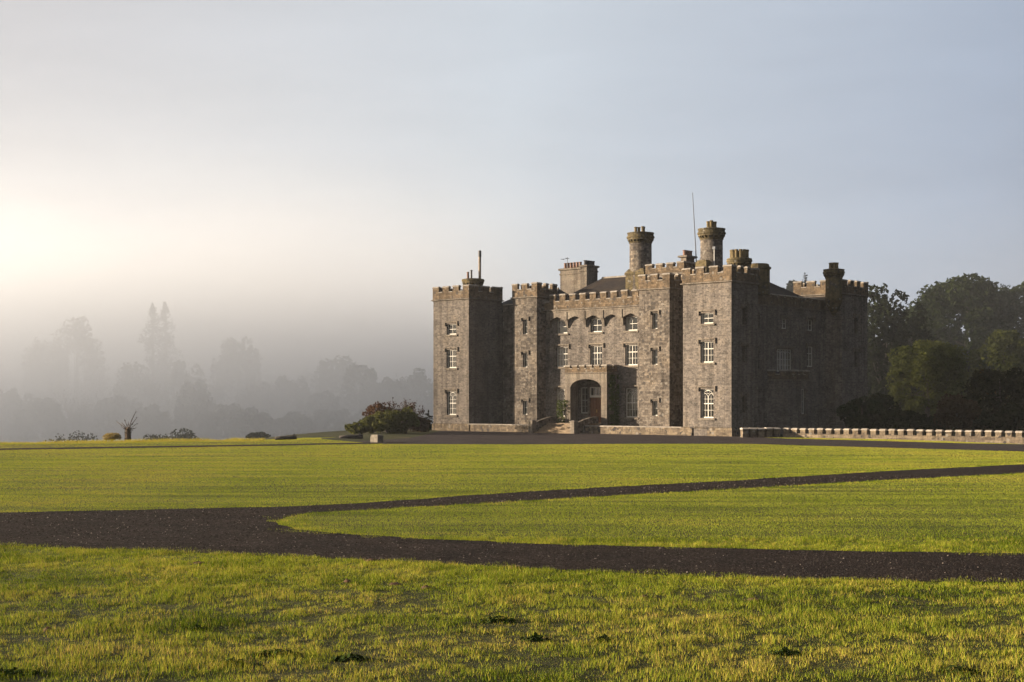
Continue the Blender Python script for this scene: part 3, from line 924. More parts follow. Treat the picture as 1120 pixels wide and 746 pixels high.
# bow projecting from the side wall
bp = [(-1.8, 8.9), (-0.35, 10.1), (-0.35, 13.9), (-1.8, 15.1)]
m = MB()
bow_h = {}
pls = [CANT(bp[i], bp[i + 1]) for i in range(3)]
bow_h[1] = [window(pls[1][0], 2.95, 0.8, 1.9, 4.3, 'side', None, False, True)]
bow_h[2] = [window(pls[2][0], 0.95, 0.7, 1.9, 4.3, 'side', None, False, True)]
bow_h[0] = []
for i, (pl, L) in enumerate(pls): wall(m, pl, 0, L, 0.0, 5.2, bow_h[i])
m.face([(x, y, 5.2) for x, y in bp])
bow = m.build('bow', M['ashlar'], castle)
m = MB()
for i, (pl, L) in enumerate(pls):
    battlement(m, pl, 0, L, 5.2, 5.62, 5.95, -0.1, 0.22, 2 if i != 1 else 4, gap=0.4)
m.build('parapet', [M['parapet'], M['coping']], bow)
m = MB()
for (pl, L) in pls: pbox(m, pl, 0, L, -0.16, 0.2, 5.06, 5.2)
m.build('string_course', M['dressed'], bow)

# porch
tp, pa0, pa1 = 2.5, -21.25, -15.95
ax0, ax1, spring, crown = -20.55, -16.65, 4.5, 5.3
m = MB()
n = 24
def arcz(s):
    q = abs(2 * s - 1)
    return spring + (crown - spring) * (1 - q ** 2.2) ** 0.6
zt = 5.85
for t_, dz in ((tp, 0),):
    m.face([(pa0, t_, 0), (ax0, t_, 0), (ax0, t_, spring), (pa0, t_, spring)])
    m.face([(pa0, t_, spring), (ax0, t_, spring), (ax0, t_, zt), (pa0, t_, zt)])
    m.face([(ax1, t_, 0), (pa1, t_, 0), (pa1, t_, spring), (ax1, t_, spring)])
    m.face([(ax1, t_, spring), (pa1, t_, spring), (pa1, t_, zt), (ax1, t_, zt)])
for k in range(n):
    s0, s1 = k / n, (k + 1) / n
    ua, ub = ax0 + (ax1 - ax0) * s0, ax0 + (ax1 - ax0) * s1
    m.face([(ua, tp, arcz(s0)), (ub, tp, arcz(s1)), (ub, tp, zt), (ua, tp, zt)])
    m.face([(ua, tp, arcz(s0)), (ub, tp, arcz(s1)), (ub, tp + 0.6, arcz(s1)), (ua, tp + 0.6, arcz(s0))])
    m.face([(ua, tp + 0.6, arcz(s0)), (ub, tp + 0.6, arcz(s1)), (ub, tp + 0.6, zt - 0.1), (ua, tp + 0.6, zt - 0.1)])
for x, xo in ((ax0, pa0), (ax1, pa1)):
    m.face([(x, tp, 0), (x, tp + 0.6, 0), (x, tp + 0.6, spring), (x, tp, spring)])
    m.face([(xo, tp, 0), (xo, 4.2, 0), (xo, 4.2, zt), (xo, tp, zt)])
    xi = xo + (0.3 if xo == pa0 else -0.3)
    m.face([(x, tp + 0.6, 0), (xi, tp + 0.6, 0), (xi, tp + 0.6, zt - 0.1), (x, tp + 0.6, zt - 0.1)])
    m.face([(xi, tp + 0.6, 0), (xi, 4.2, 0), (xi, 4.2, zt - 0.1), (xi, tp + 0.6, zt - 0.1)])
m.face([(pa0, tp, zt), (pa1, tp, zt), (pa1, 4.2, zt), (pa0, 4.2, zt)])
m.face([(pa0 + 0.3, tp + 0.6, zt - 0.1), (pa1 - 0.3, tp + 0.6, zt - 0.1), (pa1 - 0.3, 4.2, zt - 0.1), (pa0 + 0.3, 4.2, zt - 0.1)])
porch = m.build('porch', M['dressed'], castle)
m = MB(); string_course(m, pa0, pa1, tp, 4.15, 5.95, 0.10, 0.14); m.build('string_course', M['dressed'], porch)
m = MB()
battlement(m, FR(tp), pa0, pa1, 5.97, 6.32, 6.56, 0, 0.32, 6, gap=0.26)
battlement(m, RI(pa1), tp + 0.32, 4.15, 5.97, 6.32, 6.56, 0, 0.32, 2, gap=0.26)
battlement(m, LE(pa0), tp + 0.32, 4.15, 5.97, 6.32, 6.56, 0, 0.32, 2, gap=0.26)
m.build('parapet', [M['parapet'], M['coping']], porch)
# door and light over it
m = MB()
m.box(-19.47, -17.83, 4.36, 4.42, 0.98, 3.5)
for k in range(4):
    for j in range(3):
        m.box(-19.40 + k * 0.39, -19.09 + k * 0.39, 4.33, 4.36, 1.12 + j * 0.8, 1.78 + j * 0.8)
door = m.build('door', M['wood'], castle)
m = MB(); m.box(-18.63, -18.59, 4.26, 4.33, 2.0, 2.3); m.build('handle', M['brass'], door)
m = MB(); m.box(-19.50, -17.80, 4.30, 4.42, 3.5, 3.72); m.box(-19.50, -19.40, 4.31, 4.42, 3.72, 4.52); m.box(-17.90, -17.80, 4.31, 4.42, 3.72, 4.52); m.box(-19.40, -17.90, 4.31, 4.42, 4.45, 4.53)
for k in range(1, 4): m.box(-19.40 + k * 0.375 - 0.02, -19.40 + k * 0.375 + 0.02, 4.33, 4.40, 3.72, 4.45)
fl = m.build('fanlight', M['frame'], castle)
m = MB(); m.face([(-19.40, 4.385, 3.72), (-17.90, 4.385, 3.72), (-17.90, 4.385, 4.45), (-19.40, 4.385, 4.45)]); m.build('pane', M['glass'], fl)

# plinth along the towers and the terrace
m = MB()
def plinth(m, a0, a1, t0, t1, e=0.11, z1=0.72):
    ring = lambda q, z: [(a0 - q, t0 - q, z), (a1 + q, t0 - q, z), (a1 + q, t1 + q, z), (a0 - q, t1 + q, z)]
    m.loft([ring(e, -0.4), ring(e, z1), ring(-0.02, z1 + 0.08)], True, False)
plinth(m, -37.29, -32.1, 0, 5.1)
m.build('plinth', M['terrace'], castle)
m = MB()
# near tower plinth with the basement recess in its front
wall(m, FR(-0.11), -5.31, 0.11, -0.4, 0.72, [(-4.15, -2.5, -0.3, 0.70)], 1.0)
m.face([FR(-0.11).pt(-5.31, 0, 0.72), FR(-0.11).pt(0.11, 0, 0.72), (0.02, 0.02, 0.80), (-5.22, 0.02, 0.80)])
wall(m, RI(0.11), -0.11, 4.5, -0.4, 0.72)
m.face([(0.11, -0.11, 0.72), (0.11, 4.5, 0.72), (-0.02, 4.5, 0.8), (0.02, 0.02, 0.8)])
m.build('plinth', M['terrace'], castle)
for a0, a1 in ((-31.99, -22.55), (-16.6, -5.31)):
    m = MB(); m.box(a0, a1, -0.02, 0.35, -0.4, 0.70)
    tw = m.build('terrace_wall', M['terrace'], castle)
    m = MB(); m.box(a0, a1, -0.10, 0.42, 0.70, 0.80); m.build('coping', M['coping'], tw)
m = MB(); m.box(-31.9, -22.3, 0.352, 5.2, -0.4, 0.66); m.box(-16.8, -5.25, 0.352, 5.2, -0.4, 0.66)
m.box(-22.3, -16.8, 0.9, 4.3, -0.4, 0.975)
m.build('terrace_floor', M['step'], castle)
# entrance steps between curved cheek walls
m = MB()
for k in range(6):
    m.box(-22.0, -17.1, -1.3 + k * 0.37, 0.9, -0.4, 0.155 * (k + 1))
st = m.build('entrance_steps', M['step'], castle)
for xa in (-22.35, -17.05):
    m = MB()
    n = 8
    for k in range(n):
        s0, s1 = k / n, (k + 1) / n
        f = lambda s: 1.0 + 0.62 * math.sin(s * math.pi / 2)
        t0_, t1_ = -1.0 + 3.4 * s0, -1.0 + 3.4 * s1
        b = [(xa - 0.17, t0_, -0.3), (xa + 0.17, t0_, -0.3), (xa + 0.17, t1_, -0.3), (xa - 0.17, t1_, -0.3)]
        m.hexa(b, [(xa - 0.17, t0_, f(s0)), (xa + 0.17, t0_, f(s0)), (xa + 0.17, t1_, f(s1)), (xa - 0.17, t1_, f(s1))])
    cw = m.build('cheek_wall', M['rubble'], castle)
    m = MB(); m.box(xa - 0.26, xa + 0.26, -1.5, -0.98, -0.3, 1.12)
    m.loft([[(xa - 0.32, -1.56, 1.12), (xa + 0.32, -1.56, 1.12), (xa + 0.32, -0.92, 1.12), (xa - 0.32, -0.92, 1.12)], [(xa - 0.32, -1.56, 1.2), (xa + 0.32, -1.56, 1.2), (xa + 0.32, -0.92, 1.2), (xa - 0.32, -0.92, 1.2)], [(xa - 0.05, -1.29, 1.32), (xa + 0.05, -1.29, 1.32), (xa + 0.05, -1.19, 1.32), (xa - 0.05, -1.19, 1.32)]])
    m.build('pier', M['dressed'], cw)

# roofs
def hip(name, a0, a1, t0, t1, z0, zr, axis, inset, mat):
    m = MB()
    e = [(a0, t0, z0), (a1, t0, z0), (a1, t1, z0), (a0, t1, z0)]
    if axis == 'x':
        tm = (t0 + t1) / 2
        r0, r1 = (a0 + inset[0], tm, zr), (a1 - inset[1], tm, zr)
        m.face([e[0], e[1], r1, r0]); m.face([e[2], e[3], r0, r1]); m.face([e[1], e[2], r1]); m.face([e[3], e[0], r0])
        rp = [r0, r1]
    else:
        am = (a0 + a1) / 2
        r0, r1 = (am, t0 + inset[0], zr), (am, t1 - inset[1], zr)
        m.face([e[0], e[1], r0]); m.face([e[1], e[2], r1, r0]); m.face([e[2], e[3], r1]); m.face([e[3], e[0], r0, r1])
        rp = [r0, r1]
    o = m.build(name, mat, castle)
    r = MB()
    r.tube([(x, y, z + 0.02) for x, y, z in rp], [0.11, 0.11], 8)
    r.build('ridge', M['coping'], o)
    return o
hip('roof', -25.6, -7.6, 4.75, 15.2, 12.9, 15.95, 'x', (3.2, 4.5), M['slate'])
hip('roof', -35.2, -22.0, 11.0, 21.5, 12.9, 16.25, 'x', (4.5, 3.0), M['slate_grey'])
hip('roof', -35.2, -25.7, 5.5, 13.0, 12.9, 15.1, 'x', (3.5, 2.0), M['slate_grey'])
hip('roof', -9.2, -2.25, 5.6, 19.7, 12.75, 15.75, 'y', (0.3, 8.5), M['slate'])
hip('roof', -24.0, -9.5, 14.5, 22.8, 12.8, 15.4, 'x', (4, 4), M['slate'])

# raised block behind the right slim tower
m = MB()
wall(m, FR(6.9), -14.5, -9.9, 13.0, 15.7); wall(m, RI(-9.9), 6.9, 9.4, 13.0, 15.7); wall(m, LE(-14.5), 6.9, 9.4, 13.0, 15.7); wall(m, BA(9.4), -14.5, -9.9, 13.0, 15.7)
m.face([(-14.5, 6.9, 15.7), (-9.9, 6.9, 15.7), (-9.9, 9.4, 15.7), (-14.5, 9.4, 15.7)])
blk = m.build('stair_block', M['rubble'], castle)
m = MB()
battlement(m, FR(6.85), -14.5, -9.9, 15.71, 16.15, 16.55, 0, 0.4, 4, gap=0.45, jitter=0.04, rr=RR)
battlement(m, RI(-9.85), 7.25, 9.4, 15.71, 16.15, 16.55, 0, 0.4, 2, gap=0.45)
m.build('parapet', [M['parapet'], M['coping']], blk)

# chimneys
def pot(parent, x, y, z, h, r, mat, crown=False):
    m = MB()
    if crown:
        m.lathe(x, y, [(r, z), (r * 0.86, z + h * 0.12), (r * 0.82, z + h * 0.8), (r * 1.0, z + h * 0.86), (r * 1.0, z + h), (r * 0.7, z + h), (r * 0.7, z + h * 0.9)], 8)
    else:
        m.lathe(x, y, [(r, z), (r * 0.85, z + h * 0.1), (r * 0.75, z + h * 0.85), (r * 0.95, z + h * 0.88), (r * 0.95, z + h), (r * 0.65, z + h), (r * 0.6, z + h * 0.9)], 10)
    return m.build('chimney_pot', mat, parent, False)

def stack(a0, a1, t0, t1, z0, z1, mat, cap=0.16):
    m = MB()
    ring = lambda e, z: [(a0 - e, t0 - e, z), (a1 + e, t0 - e, z), (a1 + e, t1 + e, z), (a0 - e, t1 + e, z)]
    m.loft([ring(0, z0), ring(0, z1 - 0.75), ring(0.07, z1 - 0.7), ring(0.07, z1 - 0.6), ring(0, z1 - 0.55), ring(0, z1 - 0.28), ring(cap, z1 - 0.2), ring(cap, z1 - 0.05), ring(0.02, z1)])
    return m.build('chimney_stack', mat, castle)
s1 = stack(-29.8, -26.9, 12.0, 13.2, 13.5, 17.55, M['dressed'])
for k in range(6): pot(s1, -29.35 + k * 0.42, 12.35, 17.52, 0.62, 0.19, M['pot_clay'])
s2 = stack(-26.85, -26.0, 11.9, 13.75, 13.5, 17.75, M['dressed'])
for k in range(4): pot(s2, -26.42, 12.2 + k * 0.42, 17.7, 0.55, 0.22, M['iron'], True)
s3 = stack(-11.0, -10.35, 7.9, 9.3, 13.5, 17.4, M['dressed'], 0.22)
for k in range(4): pot(s3, -10.68, 8.1 + k * 0.34, 17.36, 0.55, 0.19, M['pot_clay'], True)

def round_stack(name, x, y, r, z0, zc, zt, mat, capr, n=28):
    """plain shaft, ring of small corbels, flared cap"""
    m = MB()
    m.lathe(x, y, [(r * 1.02, z0), (r, z0 + 0.5), (r * 0.985, zc)], n)
    o = m.build(name, mat, castle, True)
    o.data.polygons.foreach_set('use_smooth', [len(p.vertices) == 4 for p in o.data.polygons])
    c = MB()
    c.lathe(x, y, [(r * 0.98, zc + 0.22), (capr * 0.97, zc + 0.26), (capr * 0.97, zc + 0.42), (capr * 1.03, zc + 0.46), (capr * 1.03, zc + 0.6), (capr * 0.96, zc + 0.64), (capr * 0.96, zt - 0.12), (capr, zt - 0.1), (capr, zt - 0.02), (r * 0.8, zt + 0.05)], n)
    c.build('cap', M['lichen'], o)
    nb = 20
    b = MB()
    b.lathe(x, y, [(r * 0.97, zc - 0.1), (r * 1.05, zc - 0.04), (r * 1.05, zc + 0.02), (r * 0.97, zc + 0.05)], n)
    for k in range(nb):
        a = 2 * math.pi * k / nb
        ca, sa = math.cos(a), math.sin(a)
        hw = 0.075
        def q(rr, s, z): return (x + ca * rr - sa * s * hw, y + sa * rr + ca * s * hw, z)
        b.hexa([q(r * 0.9, -1, zc), q(r * 1.02, -1, zc), q(r * 1.02, 1, zc), q(r * 0.9, 1, zc)], [q(r * 0.9, -1, zc + 0.25), q(capr * 0.95, -1, zc + 0.25), q(capr * 0.95, 1, zc + 0.25), q(r * 0.9, 1, zc + 0.25)])
    b.build('corbel_ring', M['lichen'], o)
    return o
rB = round_stack('round_chimney', -15.95, 8.0, 1.12, 13.0, 19.0, 20.0, M['rubble'], 1.36)
for dx, dy in ((-0.42, -0.25), (-0.25, 0.05), (0.3, 0.1), (0.42, -0.2)): pot(rB, -15.95 + dx, 8 + dy, 20.0, 0.6, 0.17, M['pot_buff'], True)
m = MB(); m.box(-17.0, -14.75, 6.9, 9.1, 13.0, 15.75); m.loft([[(-17.08, 6.82, 15.75), (-14.67, 6.82, 15.75), (-14.67, 9.18, 15.75), (-17.08, 9.18, 15.75)], [(-17.08, 6.82, 15.95), (-14.67, 6.82, 15.95), (-14.67, 9.18, 15.95), (-17.08, 9.18, 15.95)], [(-16.8, 7.1, 16.35), (-14.95, 7.1, 16.35), (-14.95, 8.9, 16.35), (-16.8, 8.9, 16.35)]])
m.build('chimney_base', M['lichen'], rB)
rC = round_stack('round_chimney', -5.45, 5.0, 1.06, 13.0, 18.32, 19.3, M['rubble'], 1.30)
for k in range(6):
    a = k * math.pi / 3
    pot(rC, -5.45 + 0.36 * math.cos(a), 5.0 + 0.36 * math.sin(a), 19.3, 0.62 + 0.06 * (k % 3), 0.17, M['pot_buff'], True)
m = MB(); m.box(-6.1, -4.9, 3.3, 4.6, 13.5, 16.1); m.box(-6.0, -5.0, 3.4, 4.5, 16.1, 16.25)
m.build('chimney_base', M['lichen'], rC)
m = MB(); m.tube([(-4.62, 4.2, 13.9), (-4.62, 4.2, 17.3)], [0.035, 0.035], 8)
dp = m.build('downpipe', M['pipe_white'], castle)
m = MB(); m.box(-4.75, -4.45, 4.08, 4.32, 17.25, 17.5); m.build('hopper', M['lead'], dp)
rD = round_stack('round_chimney', -1.3, 3.3, 0.98, 13.8, 15.35, 16.1, M['lichen'], 1.14)
for k in range(12):
    a = k * 2 * math.pi / 12 + 0.2
    pot(rD, -1.3 + 0.72 * math.cos(a), 3.3 + 0.72 * math.sin(a), 16.1, 0.78, 0.17, M['pot_buff'], True)
m = MB(); m.lathe(-1.35, 6.6, [(1.05, 13.0), (1.05, 15.3), (1.17, 15.35), (1.17, 15.55), (1.0, 15.6), (1.0, 15.75), (0.9, 15.85)], 12)
m.build('roof_turret', M['lichen'], castle)
# lead cupola behind the tall round chimney
m = MB(); m.lathe(-7.6, 7.6, [(1.0, 13.5), (1.0, 15.9), (1.05, 16.0), (0.92, 16.6), (0.65, 17.1), (0.3, 17.4), (0.06, 17.5)], 12)
m.build('cupola', M['lead'], castle)
# left tower: low round stack, small pots, tall flue
rL = round_stack('round_chimney', -33.25, 1.85, 0.98, 13.8, 15.25, 15.95, M['ashlar'], 1.17)
pot(rL, -33.75, 1.6, 15.97, 0.75, 0.15, M['pot_clay']); pot(rL, -33.4, 1.75, 15.97, 0.95, 0.13, M['iron'])
m = MB(); m.tube([(-32.75, 2.35, 15.2), (-32.75, 2.35, 18.2), (-32.75, 2.35, 18.9)], [0.14, 0.14, 0.15], 10)
fp = m.build('flue_pipe', plain_mat('flue_steel', (0.20, 0.15, 0.10), 0.6, 0.3, 2.0), castle)
m = MB(); m.lathe(-32.75, 2.35, [(0.165, 18.3), (0.165, 18.95), (0.12, 18.97)], 10); m.build('cowl', M['iron'], fp)
# far tower: round shaft corbelled from its front, cap and pots
rF = round_stack('round_chimney', -0.75, 19.55, 0.82, 12.9, 15.35, 16.2, M['lichen'], 1.05)
m = MB(); m.lathe(-0.75, 19.55, [(0.12, 11.6), (0.35, 12.0), (0.62, 12.45), (0.82, 12.9)], 24); m.build('corbel', M['lichen'], rF)
for k in range(7):
    a = k * 2 * math.pi / 7
    pot(rF, -0.75 + 0.34 * math.cos(a), 19.55 + 0.34 * math.sin(a), 16.2, 0.65, 0.17, M['pot_buff'], True)
# mast and aerial
m = MB(); m.tube([(-9.85, 9.0, 15.5), (-10.02, 9.0, 18.5), (-10.2, 9.0, 21.2), (-10.36, 9.0, 23.6)], [0.06, 0.05, 0.04, 0.03], 8)
m.build('flagpole', M['pipe_white'] if False else M['lead'], castle)
m = MB(); m.tube([(-28.95, 12.2, 17.5), (-28.95, 12.2, 18.75)], [0.03, 0.03], 6)
m.tube([(-29.55, 12.0, 18.55), (-28.75, 12.3, 18.62)], [0.02, 0.02], 6)
for s in (0, 1): m.tube([(-29.5 + s * 0.65, 11.75, 18.55 + s * 0.06), (-29.5 + s * 0.65, 12.3, 18.55 + s * 0.06)], [0.03, 0.03], 6)
m.build('aerial', M['iron'], castle)
# creepers on the porch
ivy_mat = leaf_mat('ivy_leaf', (0.02, 0.032, 0.012), (0.07, 0.085, 0.02), 0.2)
def leaf_cloud(c, nrm, s, k=4):
    """rhombus leaves: centres c, normals nrm, sizes s"""
    n = len(c)
    r = rng.normal(size=(n, 3))
    u = np.cross(nrm, r); u /= np.linalg.norm(u, axis=1, keepdims=True) + 1e-9
    w = np.cross(nrm, u); w /= np.linalg.norm(w, axis=1, keepdims=True) + 1e-9
    u = u * s[:, None]; w = w * s[:, None] * 0.62
    v = np.stack([c - u, c - w, c + u, c + w], 1)
    return v.reshape(-1, 3)
def creeper(x0, x1, y0, y1, z0, z1, n):
    c = np.stack([x0 + (x1 - x0) * rng.random(n), y0 + (y1 - y0) * rng.random(n), z0 + (z1 - z0) * rng.random(n) ** 1.3], 1)
    k = vnoise(c[:, 0] + c[:, 1], c[:, 2], 0.5, 31) > 0.28
    c = c[k]
    nr = rng.normal(size=(len(c), 3)); nr[:, 1] -= 1
    nr /= np.linalg.norm(nr, axis=1, keepdims=True)
    fast_mesh('creeper', leaf_cloud(c, nr, 0.06 + 0.06 * rng.random(len(c))), 4, ivy_mat, rng.random(len(c)), castle)
creeper(pa1 + 0.02, pa1 + 0.32, 2.7, 4.15, 0.8, 5.7, 2200)
creeper(-22.1, -20.7, 2.2, 2.5, 0.8, 3.2, 800)

# ------------------------------------------------------------------ battlemented garden wall on the right
gw = empty('boundary_wall', (23.4, 123.0, 0))
tag(gw, 'low battlemented rubble wall with sunlit coping running right from the castle', 'wall')
def wall_run(p0, p1, z0, ztop, thick, spacing, mw, butt=None):
    dx, dy = p1[0] - p0[0], p1[1] - p0[1]; L = math.hypot(dx, dy); ux, uy = dx / L, dy / L
    pl = Plane(p0, (ux, uy), (-uy, ux))
    m = MB(); pbox(m, pl, 0, L, 0, thick, z0, ztop)
    m.build('wall_body', M['terrace'], gw)
    u = 0.05
    while u + mw < L:
        m = MB()
        if butt:
            pbox(m, pl, u, u + mw * 0.72, -butt, -0.004, z0, ztop + 0.02)
        colcap(m, pl, u, u + mw, -0.02 if not butt else -butt, thick + 0.02, ztop + 0.004, 0.70 + RR.uniform(-0.02, 0.02), 0.04, 0.05, 0.08, 0.07)
        m.build('merlon', [M['terrace'], M['wall_cap']], gw)
        u += spacing
r0 = (19.75 - 23.4, 122.6 - 123.0)
wall_run(r0, (0.0, 0.0), -0.4, 0.05, 0.4, 0.70, 0.50, 0.35)
wall_run((0.02, -0.02), (32.0, -25.3), -0.7, 0.36, 0.42, 0.80, 0.47)

# ------------------------------------------------------------------ trees and shrubs
def unit(n, rg):
    v = rg.normal(size=(n, 3)); return v / np.linalg.norm(v, axis=1, keepdims=True)
def trunk_mesh(rg, h, r0, limbs, lean=0.0, bare=None):
    m = MB()
    pts, rad = [], []
    for i in range(6):
        s = i / 5
        pts.append((math.sin(s * 2.1 + rg.random()) * 0.03 * h * s + lean * s * s, math.cos(s * 1.7) * 0.02 * h * s, -0.3 + (h * 0.8 + 0.3) * s)); rad.append(r0 * (1.25 if i == 0 else 1) * (1 - 0.85 * s) + 0.02)
    m.tube(pts, rad, 8)
    for e in limbs:
        s0 = 0.28 + 0.4 * rg.random()
        b = np.array([np.interp(s0, np.linspace(0, 1, 6), [p[k] for p in pts]) for k in range(3)])
        e = np.array(e); mid = b * 0.45 + e * 0.55 + np.array([0, 0, -0.06 * h])
        r1 = r0 * (0.42 - 0.25 * s0)
        m.tube([tuple(b), tuple(mid), tuple(e)], [r1, r1 * 0.6, r1 * 0.2], 6)
    return m
def broadleaf(name, label, cat, x, y, h, w, mat, seed, n=6000, ls=0.3, clear=0.12, lobes=26, lr=0.30, gaps=0.0, group=None, top=1.0, zg=None):
    rg = np.random.default_rng(seed)
    z = float(ground_z(np.array([x]), np.array([y]))[0]) if zg is None else zg
    root = empty(name, (x, y, z))
    tag(root, label, cat, group)
    ch = h * (1 - clear)
    R = np.array([w / 2, w / 2, ch / 2]); cz = h * clear + ch / 2
    lc = unit(lobes, rg); lc[:, 2] = lc[:, 2] * 0.9 + (0.08 if clear > 0.08 else (-0.12 if lobes < 70 else 0.0))
    rad = (0.46 if lobes < 70 else 0.60) + (0.38 if lobes < 70 else 0.22) * rg.random(lobes)
    lc = lc * rad[:, None]
    lrad = lr * (0.7 + 0.6 * rg.random(lobes))
    k = rg.integers(0, lobes, n)
    d = unit(n, rg)
    rr = lrad[k] * (0.55 + 0.5 * rg.random(n) ** 0.5)
    c = lc[k] + d * rr[:, None]
    q = np.linalg.norm(c, axis=1)
    c = np.where(q[:, None] > 1.0, c / q[:, None] * (0.96 + 0.06 * rg.random(n))[:, None], c)
    if gaps: 
        keep = rg.random(n) > gaps * (vnoise(c[:, 0] * 10 + c[:, 1] * 4, c[:, 2] * 10, 1.0, seed) > 0.55)
        c, d, k = c[keep], d[keep], k[keep]
    if lobes >= 70: c[:, 2] = np.sign(c[:, 2]) * (1 - np.clip(1 - np.abs(c[:, 2]), 0, 1) ** 1.45)
    c = c * R + np.array([0, 0, cz])
    nn = d * 0.6 + rg.normal(size=c.shape) * 0.6
    nn /= np.linalg.norm(nn, axis=1, keepdims=True)
    ti = np.clip(0.5 + 0.35 * (rg.random(lobes)[k] - 0.5) * 2 * 0.6 + 0.5 * (rg.random(len(c)) - 0.5), 0, 1)
    fast_mesh('crown', leaf_cloud(c, nn, ls * (0.6 + 0.7 * rg.random(len(c)))), 4, mat, ti, root)
    lim = [tuple(lc[i] * R * 0.9 + np.array([0, 0, cz])) for i in range(min(9, lobes))]
    trunk_mesh(rg, h, max(0.1, 0.028 * h), lim).build('trunk', M['bark'], root, True)
    return root
def conifer(name, label, cat, x, y, h, w, mat, seed, n=4000, ls=0.35, taper=2.6, group=None, zg=None):
    rg = np.random.default_rng(seed)
    z = float(ground_z(np.array([x]), np.array([y]))[0]) if zg is None else zg
    root = empty(name, (x, y, z))
    tag(root, label, cat, group)
    nb = max(40, int(h * 7))                                 # boughs, each with its own length and droop
    sb = np.sort(rg.random(nb) ** 0.9)                       # 0 bottom, 1 top
    ab = rg.random(nb) * 6.28
    Lb = w / 2 * np.minimum(1.0, (1.02 - sb) * taper) ** 0.8 * (0.75 + 0.25 * (1 - sb)) * (0.45 + 0.65 * rg.random(nb))
    k = rg.integers(0, nb, n)
    s, a = sb[k], ab[k] + rg.normal(size=n) * 0.22
    q = rg.random(n) ** 0.7
    r = Lb[k] * q
    c = np.stack([r * np.cos(a), r * np.sin(a), h * (0.05 + 0.94 * s) - 0.30 * r + rg.normal(size=n) * 0.012 * h], 1)
    nn = np.stack([np.cos(a) * 0.4, np.sin(a) * 0.4, np.full(n, 0.8)], 1) + rg.normal(size=(n, 3)) * 0.35
    nn /= np.linalg.norm(nn, axis=1, keepdims=True)
    fast_mesh('crown', leaf_cloud(c, nn, ls * (0.5 + 0.7 * rg.random(n)) * (1 - 0.45 * s)), 4, mat, rg.random(n), root)
    m = MB(); m.tube([(0, 0, -0.3), (0.05, 0, h * 0.5), (0, 0, h * 0.99)], [0.02 * h, 0.011 * h, 0.02], 8)
    m.build('trunk', M['bark'], root, True)
    return root
def twigs(m, rg, p, d, L, r, depth, spread=0.55, kids=3):
    p = np.array(p, float); d = np.array(d, float)
    q = p + d * L * 0.5 + rg.normal(size=3) * L * 0.05; e = q + d * L * 0.5 + rg.normal(size=3) * L * 0.08
    m.tube([tuple(p), tuple(q), tuple(e)], [r, r * 0.8, r * 0.6], 5)
    tips = [(e, d)]
    if depth == 0: return tips
    tips = []
    for i in range(kids):
        nd = d + rg.normal(size=3) * spread + np.array([0, 0, 0.15]); nd /= np.linalg.norm(nd)
        b = e if i < 2 else q
        tips += twigs(m, rg, b, nd, L * (0.62 + 0.2 * rg.random()), r * 0.58, depth - 1, spread, kids)
    return tips
def bare_tree(name, label, cat, x, y, h, w, mat, seed, depth=4, leaves=1200, ls=0.2, stems=3, zg=None, group=None, r0=None):
    rg = np.random.default_rng(seed)
    z = float(ground_z(np.array([x]), np.array([y]))[0]) if zg is None else zg
    root = empty(name, (x, y, z)); tag(root, label, cat, group)
    m = MB(); tips = []
    for i in range(stems):
        a = i * 6.28 / stems + rg.random()
        d = np.array([math.cos(a) * w / h * 0.55, math.sin(a) * w / h * 0.55, 1.0]); d /= np.linalg.norm(d)
        tips += twigs(m, rg, (0, 0, -0.2), d, h * (0.36 if depth < 5 else 0.235), r0 or 0.022 * h + 0.01, depth, 0.42)
    m.build('trunk', M['twig'], root, True)
    t = np.array([e for e, _ in tips])
    if leaves:
        k = rg.integers(0, len(t), leaves)
        c = t[k] + rg.normal(size=(leaves, 3)) * h * 0.028
        nn = unit(leaves, rg)
        fast_mesh('crown', leaf_cloud(c, nn, ls * (0.6 + 0.7 * rg.random(leaves))), 4, mat, rg.random(leaves), root)
    return root

L_green = leaf_mat('leaf_mid_green', (0.012, 0.019, 0.007), (0.034, 0.043, 0.015), 0.3)
L_olive = leaf_mat('leaf_olive', (0.024, 0.033, 0.009), (0.085, 0.090, 0.024), 0.35)
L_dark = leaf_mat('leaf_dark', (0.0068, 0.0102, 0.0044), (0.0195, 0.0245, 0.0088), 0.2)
L_yew = leaf_mat('needle_yew', (0.008, 0.014, 0.007), (0.022, 0.032, 0.012), 0.1)
L_fir = leaf_mat('needle_fir', (0.0070, 0.0116, 0.0070), (0.0186, 0.0232, 0.0130), 0.15)
L_rust = leaf_mat('leaf_rust', (0.0279, 0.0163, 0.0084), (0.0605, 0.0279, 0.0139), 0.3)
L_red = leaf_mat('leaf_red_brown', (0.032, 0.018, 0.010), (0.075, 0.036, 0.018), 0.3)
L_amber = leaf_mat('leaf_amber_flecked', (0.0074, 0.0102, 0.0042), (0.0209, 0.0224, 0.0074), 0.2, ((0.30, 0.14, 0.015), 0.66))
L_bush = leaf_mat('leaf_bush', (0.028, 0.034, 0.011), (0.088, 0.088, 0.025), 0.35)
L_straw = leaf_mat('leaf_straw', (0.16, 0.13, 0.04), (0.30, 0.22, 0.08), 0.3)
L_brown = leaf_mat('leaf_brown', (0.0279, 0.0209, 0.0116), (0.0558, 0.0372, 0.0186), 0.3)

def place(px, py_top, d, zg=None):
    x = (px - 560) / F * d
    z = float(ground_z(np.array([x]), np.array([d]))[0]) if zg is None else zg
    return x, d, EYE - (py_top - HOR) / F * d - z

